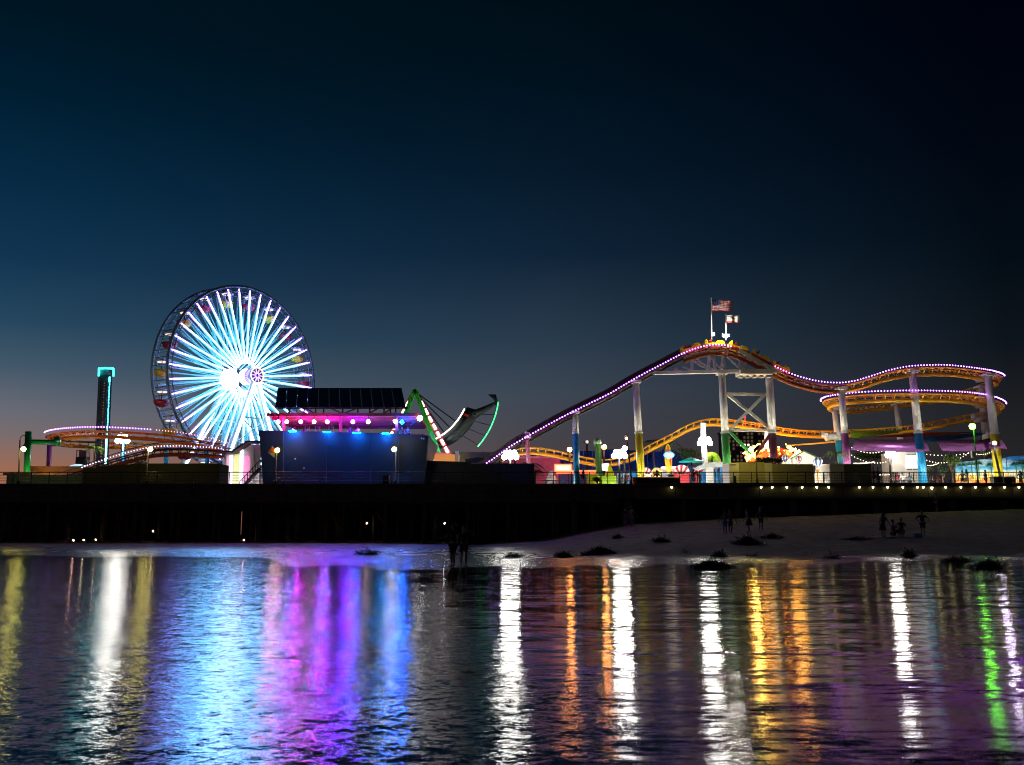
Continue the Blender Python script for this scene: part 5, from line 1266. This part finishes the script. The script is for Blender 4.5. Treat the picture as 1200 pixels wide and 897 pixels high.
fill_light(760, 118, 130, 'unseen fill light bar beneath the deep blue canopy', (.8, .9, 1), w=4)
fill_light(512, 107, 400, 'unseen fill light bar at the swinging boat base', (.9, 1, .8), w=3)
fill_light(530, 106, 60, 'unseen fill light bar by the queue shelter', (1, 1, .7), w=2)
fill_light(960, 100, 60, 'unseen fill light bar under the striped balloon car', (1, .85, .65))
fill_light(910, 104, 80, 'unseen fill light bar beneath the carousel', (1, .7, .4), w=3)
fill_light(272, 103.5, 40, 'unseen fill light bar at the left of the loading station', (1, .9, 1), w=2)
fill_light(296, 103.5, 40, 'unseen fill light bar at the right of the loading station', (1, .9, 1), w=2)
fill_light(33, 103.5, 120, 'unseen fill light bar at the foot of the green post', (.9, 1, .85), w=1.5)
fill_light(57, 107.5, 50, 'unseen fill light bar at the foot of the purple post', (1, .8, 1), w=1.5)
fill_light(852, 98, 60, 'unseen fill light bar at the foot of the green column', w=1.2)
# wedge lamps on the concrete front
fm = glow('fascia_lamp_bulb', (1, .85, .35), 9, True); proto = None
for i, px in enumerate((787, 892, 905, 922, 940, 957, 971, 1007, 1023, 1040, 1058, 1075, 1082, 1092, 1108, 1126, 1143, 1160, 1177, 1194)):
    p = P(px, 570.3 + (1.6 if px in (1092,) else 0), PIERY - .22)
    if proto is None:
        proto = thing('fascia_lamp', 'small warm lamp on the concrete pier front, one of a long row', 'lamp', p, 'warm lamps along the pier front')
        b = MB(); b.box(p + Vector((0, .08, .14)), (.2, .25, .06)); b.build('bracket', darkmetal, proto)
        b = MB(); b.lathe(p - Vector((0, 0, .1)), [(.03, -.1), (.1, .05), (.13, .17)], 8); b.build('bulb', fm, proto)
    else: dup(proto, p, None, 'small warm lamp hanging lowest in the row along the pier front' if px == 1092 else 'small warm lamp on the concrete pier front, one of a long row')
    if i == 0: proto['label'] = 'single warm lamp on the pier front directly below the surfboard sign'
# small far lights seen between the piles
for i, (px, py, cc, nm) in enumerate(((86, 635, (1, .5, .35), 'faint rose'), (98, 634.5, (1, .85, .4), 'yellow'), (112, 633.5, (1, .55, .2), 'orange'), (179, 622.5, (1, .6, .3), 'small amber'), (286, 633, (1, .4, .3), 'red'), (347, 632, (1, .5, .2), 'dim orange'), (374, 631, (1, .7, .3), 'wide yellow'), (430, 613.5, (1, .6, .3), 'amber'), (521, 613.5, (.9, .95, 1), 'white'))):
    p = P(px, py, PIERY + 6 + i % 3 * 3); th = thing('work_lamp', '%s lamp glimmering among the dark piles below the pier' % nm, 'lamp', Vector((p.x, p.y, max(p.z, .4))), 'small lamps under the pier')
    q = ORG[th.name]
    b = MB(); b.ball(q, .06, 8); b.build('bulb', glow('pile_lamp_%d' % i, cc, 60, True), th)
    b = MB(); b.beam(q + Vector((0, .08, .1)), Vector((q.x, q.y + .08, DECK - 1.9)), .04); b.build('cord', darkmetal, th)

# ------------------------------------------------------------------ distant hotel block
HY = 330; ho = thing('hotel_block', 'far dark office block with rows of dim windows behind the coaster columns', 'building', Vector((xat(879, HY), HY, 0)))
xa, xb, zt_ = xat(853, HY, 510), xat(901, HY, 510), zat(504.5, HY)
b = MB(); b.box(((xa + xb) / 2, HY + 8, zt_ / 2), (xb - xa, 15, zt_)); b.build('wall', paint('hotel_wall', (70, 62, 52), .8), ho)
b = MB(); b.box(((xa + xb) / 2, HY + 7.8, zt_ + .3), (xb - xa + .8, 16, .5)); b.build('roof', paint('hotel_roof', (95, 90, 80), .8), ho)
wd = paint('dark_window', (20, 22, 28), .2); lit = [glow('warm_window', (1, .6, .2), .5, True), glow('pale_window', (1, .95, .7), 1.6, True), glow('dim_window', (1, .6, .3), .08, True)]
prot = {}
for r_ in range(11):
    for k in range(11):
        x = xa + (k + .5) * (xb - xa) / 11; z = zt_ - 1.2 - r_ * 1.35; u = random.random()
        m = lit[1] if (r_, k) in ((3, 3), (3, 4), (3, 5)) else lit[0] if (u < .04 or (r_ in (9, 10) and k in (3, 5))) else lit[2] if u < .45 else wd
        if m.name not in prot:
            b = MB(); b.box((x, HY + .45, z), (.7, .12, .8)); o = b.build('window', m, ho); prot[m.name] = (o, Vector((x, 0, z)))
        else:
            o, q = prot[m.name]; copy_mesh(o, (x - q.x, 0, z - q.z))
b = MB()
for k in range(12): b.box((xa + k * (xb - xa) / 11, HY + .4, zt_ / 2), (.35, .3, zt_))
b.build('pier_fins', paint('hotel_fin', (85, 76, 62), .8), ho)
for px, py in ((873, 489), (885, 497)):
    p = P(px, py, 345); o = MB().ball(p, .45, 8); o.beam(p, Vector((p.x, p.y, 10)), .3)
    tag(o.build('beacon', glow('red_beacon', (1, .03, .05), 1.6, True), None, loc=p), 'tiny red beacon light above the far block, ' + ('higher' if px == 873 else 'lower') + ' one', 'light')

# ------------------------------------------------------------------ people
skin = paint('skin', (120, 85, 65), .6, var=.1)
def cloth(n, rgb): return paint('cloth_' + n, rgb, .85, var=.15)
CT = {'black': cloth('black', (24, 24, 28)), 'navy': cloth('navy', (30, 36, 60)), 'blue': cloth('blue', (70, 110, 150)), 'grey': cloth('grey', (80, 80, 85)), 'red': cloth('red', (110, 30, 35)), 'white': cloth('white', (190, 190, 190)), 'yellow': cloth('yellow', (200, 160, 40)), 'pink': cloth('pink', (190, 60, 100))}
hair = paint('dark_hair', (28, 20, 16), .6)
def skinmesh(name, chains, rot, org, parent, mat, sub=1):
    """chains: list of [(point, radius), ...]; joined where points coincide"""
    vs, rs, es, key = [], [], [], {}
    for ch in chains:
        pr = None
        for p, r in ch:
            k = tuple(round(c, 4) for c in p)
            if k not in key: key[k] = len(vs); vs.append(rot @ Vector(p)); rs.append(r)
            if pr is not None: es.append((pr, key[k]))
            pr = key[k]
    me = bpy.data.meshes.new(name); me.from_pydata(vs, es, []); o = bpy.data.objects.new(name, me); COL.objects.link(o)
    sm = o.modifiers.new('s', 'SKIN'); sv = me.skin_vertices[0].data
    for i, r in enumerate(rs): sv[i].radius = (r, r)
    sv[0].use_root = True
    ss = o.modifiers.new('d', 'SUBSURF'); ss.levels = sub; ss.render_levels = sub
    dg = bpy.context.evaluated_depsgraph_get(); me2 = bpy.data.meshes.new_from_object(o.evaluated_get(dg)); me2.materials.clear(); me2.materials.append(mat); me2.shade_smooth(); me2.name = name
    o.modifiers.clear(); o.data = me2; bpy.data.meshes.remove(me); o.parent = parent; o.location = (0, 0, 0); return o
def person(base, label, yaw=0, h=1.7, la=((-.22, .05, -.28), (-.26, .15, -.5)), rar=None, top='black', low='black', pose='stand', hr='short', step=0.0, lean=0.0, grp=None, dress=False, hat=None):
    """la / rar: elbow and hand offsets from the shoulder, metres for a 1.7 m figure"""
    th = thing('person', label, 'person', base, grp); s = h / 1.7; rot = Matrix.Rotation(yaw, 3, 'Z') * s
    if rar is None: rar = tuple((-x, y, z) for x, y, z in la)
    sit = pose == 'sit'; hz = .25 if sit else .88
    hip = (0, 0, hz); ch = (0, lean * .5, hz + .33); nk = (0, lean, hz + .56); hd0 = (0, lean + .02, hz + .66); hd1 = (0, lean + .03, hz + .76)
    def add(a, b_): return tuple(x + y for x, y in zip(a, b_))
    chains = [[(hip, .14), ((0, lean * .25, hz + .17), .12), (ch, .145), ((0, lean * .9, hz + .5), .1), (nk, .058), (hd0, .075), (hd1, .1), (add(hd1, (0, 0, .09)), .07)]]
    feet = []
    for sd_i, sx in ((0, -1), (1, 1)):
        hj = (sx * .09, 0, hz - .04)
        if sit: kn = (sx * .14, .36, .42); an = (sx * .13, .55, .06)
        else: st_ = step * sx; kn = (sx * .1, st_ * .5 + .03, .48); an = (sx * .1, st_, .08)
        toe = add(an, (sx * .02, .17, -.045))
        chains.append([(hip, .14), (hj, .1), (kn, .062), (add(kn, tuple((b_ - a) * .4 for a, b_ in zip(kn, an))), .058), (an, .038), (toe, .033)])
        sh = add((sx * .17, lean * .85, hz + .5), (0, 0, 0)); off = la if sx < 0 else rar
        el = add(sh, off[0]); ha = add(sh, off[1]); d = Vector(ha) - Vector(el); d.normalize()
        palm_ = tuple(Vector(ha) + d * .05)
        chains.append([((0, lean * .9, hz + .5), .1), (sh, .055), (el, .04), (ha, .027), (palm_, .034)])
        q = Vector(palm_); u = d.cross(Vector((0, 0, 1))) if abs(d.z) < .9 else Vector((0, 1, 0)); u.normalize(); n_ = d.cross(u)
        for k, L_ in enumerate((.065, .08, .085, .075)):
            r0 = q + u * ((k - 1.5) * .017) + d * .02; feet.append([r0, r0 + d * L_ * .55 + n_ * .01, r0 + d * L_ * .9 + n_ * .03])
        r0 = q - u * .025 - d * .01; feet.append([r0, r0 - u * .03 + d * .03, r0 - u * .035 + d * .055])
    body = skinmesh('body', chains, rot, base, th, skin)
    bm = bmesh.new(); bm.from_mesh(body.data)
    def lump(pts, r, n=6):
        t = MB(); t.tube([rot @ Vector(p) for p in pts], [r * s, r * s * .95, r * s * .7], n); idx_ = [bm.verts.new(v) for v in t.v]
        for f in t.f: bm.faces.new([idx_[i] for i in f])
    for f in feet: lump(f, .0085)
    # face: nose, ears
    lump([(0, lean + .1, hz + .79), (0, lean + .125, hz + .765), (0, lean + .13, hz + .75)], .014)
    for sx in (-1, 1): lump([(sx * .09, lean + .02, hz + .79), (sx * .102, lean + .01, hz + .77), (sx * .095, lean + .02, hz + .74)], .014)
    bm.to_mesh(body.data); bm.free()
    b = MB(); 
    for sx in (-1, 1): b.ball(rot @ Vector((sx * .035, lean + .105, hz + .785)) + Vector(base), .011 * s, 6)
    b.build('eye', hair, th); b = MB(); b.box(rot @ Vector((0, lean + .112, hz + .725)) + Vector(base), (.045 * s, .012, .01), M=Matrix.Rotation(yaw, 3, 'Z')); b.build('mouth', CT['red'], th)
    # clothes
    sh_ = [[(hip, .15), ((0, lean * .25, hz + .17), .135), (ch, .16), ((0, lean * .9, hz + .49), .115)]]
    for sx, off in ((-1, la), (1, rar)):
        shd = (sx * .17, lean * .85, hz + .5); el = add(shd, off[0]); sh_.append([((0, lean * .9, hz + .49), .115), (shd, .068), (tuple(a + (b_ - a) * .7 for a, b_ in zip(shd, el)), .056)])
    skinmesh('shirt', sh_, rot, base, th, CT[top])
    if dress and not sit:
        b = MB(); b.lathe((0, 0, 0), [(.17, hz + .1), (.2, hz - .1), (.27, hz - .38), (.25, hz - .38), (.16, hz)], 14); b.v = [rot @ v + Vector(base) for v in b.v]; b.build('skirt', CT[low], th, True)
    else:
        lg = []
        for sx in (-1, 1):
            hj = (sx * .09, 0, hz - .04)
            if sit: kn = (sx * .14, .36, .42)
            else: kn = (sx * .1, step * sx * .5 + .03, .5)
            lg.append([((0, 0, hz + .02), .15), (hj, .115), (kn, .08)])
        skinmesh('shorts', lg, rot, base, th, CT[low])
    b = MB(); top_ = Vector(hd1) + Vector((0, -.015, .035)); b.ball(top_, .112, 12, 1.05)
    if hr == 'long': b.tube([top_ + Vector((0, -.06, 0)), top_ + Vector((0, -.12, -.15)), top_ + Vector((0, -.13, -.38))], [.09, .1, .05], 8)
    b.v = [rot @ v + Vector(base) for v in b.v]
    # keep the face free
    hm = b.build('hair', hat or hair, th, True)
    fwd = rot @ Vector((0, 1, 0)); c0 = rot @ Vector(hd1)
    for v in hm.data.vertices:
        r_ = v.co - c0
        if r_.dot(fwd) > .02 and r_.z < .09 * s: v.co -= fwd * (r_.dot(fwd) * .55)
    return th
def sp(px, Y): x = xat(px, Y, 620); return Vector((x, Y, max(sand_z(x, Y), 0)))
def at_ground(px, py, z=0):
    d = P(px, py, 10) - CAM; t = (z - CAM.z) / d.z; return CAM + d * t
pw = at_ground(531, 664); pw.z = -.02
person(pw, 'dark silhouetted person wading with long hair, hand held out to the left', yaw=R(60), h=1.72, la=((-.1, .2, -.2), (-.12, .42, -.22)), rar=((.08, -.02, -.28), (.1, .08, -.5)), top='black', low='black', hr='long')
pw = at_ground(543.5, 661.5); pw.z = -.02
person(pw, 'dark silhouetted wader in loose shirt with raised right elbow, hand near the face', yaw=R(175), h=1.64, la=((-.34, .12, -.12), (-.1, .2, .12)), rar=((.16, .05, -.26), (.2, .12, -.48)), top='black', low='black', step=.06)
YB = 74
def onsand(px, py):
    best = None
    for k in range(400):
        Y = 46 + k * .1; x = xat(px, Y, py); z = sand_z(x, Y)
        d = abs(P(px, py, Y).z - z)
        if best is None or d < best[0]: best = (d, Vector((x, Y, z)))
    return best[1]
gl = 'people scattered on the beach'
person(onsand(850, 626), 'beach figure in pale blue shorts, leftmost of the standing beach group', yaw=R(20), h=1.7, top='grey', low='blue', grp=gl)
person(onsand(856, 625.5), 'grey clothed figure close behind the one in pale blue shorts', yaw=R(200), h=1.68, top='grey', low='grey', grp=gl)
person(onsand(878, 624), 'stooping dark figure with wide skirt in the middle of the beach', yaw=R(90), h=1.72, lean=.12, top='black', low='black', dress=True, grp=gl)
person(onsand(892, 621.5), 'slim dark figure standing right of the stooping one', yaw=R(-30), h=1.7, top='black', low='navy', grp=gl)
person(onsand(1035, 630), 'dark figure standing at the left of the group on towels', yaw=R(-60), h=1.6, lean=.15, top='black', low='black', grp=gl, hr='long', dress=True)
person(onsand(1047, 629), 'seated dark figure with reddish top beside the towels', yaw=R(-80), pose='sit', top='red', low='black', grp=gl, la=((-.1, .2, -.2), (-.05, .38, -.12)))
person(onsand(1057, 628), 'seated figure with golden hair among the beach group', yaw=R(150), h=1.9, pose='sit', top='black', low='navy', grp=gl, hat=paint('golden_hair', (200, 150, 40), .6), la=((-.1, .2, -.2), (-.05, .38, -.12)))
person(onsand(1082, 629), 'tall dark figure with elbows out, rightmost of the beach group', yaw=R(180), h=1.75, top='black', low='black', grp=gl, la=((-.3, -.05, -.2), (-.16, .15, -.32)))
person(onsand(1098, 596), 'faint dark figure under the pier lamps at right', yaw=R(90), h=1.7, top='black', low='black', grp=gl)
person(onsand(733, 617), 'faint figure with red top under the pier left of the concrete columns', yaw=R(30), h=1.65, top='red', low='grey', grp=gl)
person(onsand(741, 618), 'grey figure beside the faint one in the red top', yaw=R(-30), h=1.7, top='grey', low='grey', grp=gl)
gd = 'people on the pier deck'
person(deckp(683, 90.3), 'dark figure leaning on the pier railing right of the blue column', yaw=R(-100), h=1.72, lean=.1, top='black', low='navy', grp=gd)
person(deckp(1024, 90.8), 'broad dark figure at the railing right of the dark container', yaw=R(90), h=1.72, top='black', low='black', grp=gd)
person(deckp(1029, 91.2), 'figure in grey beside the broad dark figure at the railing', yaw=R(200), h=1.68, top='grey', low='navy', grp=gd)
person(deckp(1052, 99), 'figure in pink top in front of the menu kiosk', yaw=R(160), h=1.66, top='pink', low='black', grp=gd)
person(deckp(1047, 100), 'figure in grey queuing left of the pink topped one', yaw=R(20), h=1.7, top='grey', low='black', grp=gd)
person(deckp(770, 97), 'dark figure standing on the deck left of the surfboard sign', yaw=R(0), h=1.75, top='black', low='black', grp=gd)
person(deckp(786.5, 98), 'figure in dark clothes directly before the surfboard sign', yaw=R(190), h=1.7, top='navy', low='black', grp=gd)
person(deckp(820, 97), 'figure in navy by the rightmost shell seat', yaw=R(40), h=1.7, top='navy', low='blue', grp=gd)
for px, yy, c_, l_, lb in ((1092, 100, 'blue', 'black', 'figure in blue left of the bushy tree by the mural'), (1098, 102, 'red', 'navy', 'figure in red top between the blue column and the bushy tree'), (1128, 95, 'grey', 'black', 'figure in grey before the left part of the mural'), (1133, 96, 'white', 'blue', 'figure in white top before the left part of the mural'), (1155, 94, 'black', 'navy', 'dark figure right of the green lamp post'), (1196, 95, 'navy', 'black', 'figure in navy at the far right before the mural'), (1058, 98, 'white', 'navy', 'figure in white top before the yellow sleeve'), (1066, 100, 'blue', 'black', 'figure in blue top beneath the lit menu board'), (729, 99, 'black', 'black', 'dark figure right of the yellow slide'), (735, 100, 'red', 'blue', 'figure in red top right of the yellow slide'), (848, 96, 'navy', 'black', 'figure in navy by the white tent door'), (813, 95, 'black', 'blue', 'dark figure beneath the turquoise umbrella')):
    person(deckp(px, yy), lb, yaw=rnd(0, 6.2), h=rnd(1.58, 1.8), top=c_, low=l_, hr=random.choice(('short', 'long')), step=rnd(-.15, .15), grp=gd)
tp = Vector((xat(409, BY), BY + 2.5, zt - .35))
for px, c_, l_ in ((409, 'navy', 'dark figure on the lit terrace left of the violet lamp'), (418, 'white', 'pale topped figure on the lit terrace right of the violet lamp'), (470, 'red', 'figure in red on the terrace below the blue lamp'), (477, 'grey', 'figure in grey at the right end of the terrace')):
    person(Vector((xat(px, BY + 1.5), BY + 1.5, zt - .35)), l_, yaw=R(random.choice((20, 160, 200))), h=1.5, top=c_, low='black', grp='people on the lit terrace')
tw_ = onsand(1050, 630.5)
o = MB(); o.raw([tw_ + Vector((x, y, .03 + .03 * math.sin(x * 5 + y * 7))) for y in (-.4, 0, .4) for x in (-.9, -.45, 0, .45, .9)], [(j * 5 + i, j * 5 + i + 1, (j + 1) * 5 + i + 1, (j + 1) * 5 + i) for j in range(2) for i in range(4)])
o.box(tw_ + Vector((1.5, .1, .15)), (.5, .3, .3)); tag(o.build('beach_towel', CT['blue'], None, loc=tw_), 'crumpled pale blue beach towel under the seated figures', 'towel')

# ------------------------------------------------------------------ kelp heaps on the wet sand
kelp = paint('wet_kelp', (40, 32, 20), .3, var=.4)
def heap(px, py, wpx, hpx, label, flat=False, n=170):
    c0 = at_ground(px, py, 0.0)
    if c0.y > 50: c0 = onsand(px, py)
    if c0.z < .01: c0.z = .0
    k_ = c0.y / FPX; rx, rz = wpx * k_ / 2, hpx * k_; ry = rx * .6
    b = MB(); nn_ = 18; prof = [(1, 0), (.82, .3), (.55, .62), (.25, .86), (.02, .95)]
    ring = []
    for i, (r, z) in enumerate(prof):
        for j in range(nn_):
            t = 2 * math.pi * j / nn_; w_ = 1 + .25 * math.sin(3 * t + px) + .15 * math.sin(7 * t + px * 2) + rnd(-.08, .08); ring.append(c0 + Vector((math.cos(t) * rx * r * w_, math.sin(t) * ry * r * w_, z * rz * (1 + rnd(-.25, .25)) - .01)))
    b.raw(ring, [(i * nn_ + j, i * nn_ + (j + 1) % nn_, (i + 1) * nn_ + (j + 1) % nn_, (i + 1) * nn_ + j) for i in range(4) for j in range(nn_)])
    for _ in range(n):
        t = rnd(0, 2 * math.pi); r = random.random() ** .7; z = rz * max(0, 1 - r) ; p = c0 + Vector((math.cos(t) * rx * r * 1.15, math.sin(t) * ry * r * 1.15, z * rnd(.6, 1.2) + .01)); q = p; dr = Vector((rnd(-1, 1), rnd(-1, 1), rnd(.0, .7))).normalized()
        for s in range(3):
            l = rnd(.08, .2); e = q + dr * l; wv = Vector((-dr.y, dr.x, .2)) * rnd(.015, .035); b.quad(q - wv, q + wv, e + wv, e - wv); q = e; dr = (dr + Vector((rnd(-.6, .6), rnd(-.6, .6), rnd(-1.0, .0)))).normalized()
            if q.z < c0.z: break
    return tag(b.build('kelp_heap', kelp, None, loc=c0), label, 'kelp', 'kelp heaps along the shoreline')
for a_ in ((832, 666, 46, 8, 'largest dark kelp heap, in the shallows below the white lamp tower'), (806, 654, 14, 5, 'small upper kelp heap left of the largest one'), (843, 652.5, 12, 4, 'small kelp heap just above the largest one'), (704, 650, 34, 8, 'broad kelp heap near the shore below the green pillar'), (661, 653, 16, 5, 'low kelp heap left of the broad one'), (690, 654, 22, 5, 'flat kelp heap touching the broad one'), (725, 631.5, 13, 2.5, 'thin kelp patch on dry sand left of the middle'), (775, 635, 17, 4, 'kelp patch on dry sand above the largest heap'), (875, 638, 34, 8, 'wide dark kelp mound on the sand in front of the stooping figure'), (906, 631, 24, 3, 'long flat kelp strip right of the wide mound'), (1160, 666, 30, 7, 'kelp heap at the right edge below the green lamp'), (942, 655, 26, 3, 'thin kelp line in the shallows right of centre'), (975, 657, 16, 4, 'low kelp heap under the amber reflection'), (1120, 658, 26, 4, 'flat kelp heap left of the right edge heap'), (1065, 653, 12, 5, 'tall narrow kelp heap beside the bright reflection'), (1010, 633, 40, 2.5, 'long thin kelp strip on the dry sand left of the group'), (431, 650, 26, 3.5, 'kelp heap at the left end of the wet sand'), (602, 653, 18, 2.5, 'thin kelp line right of the waders'), (885, 656, 20, 3, 'small kelp heap right of the largest heap')):
    heap(*a_)
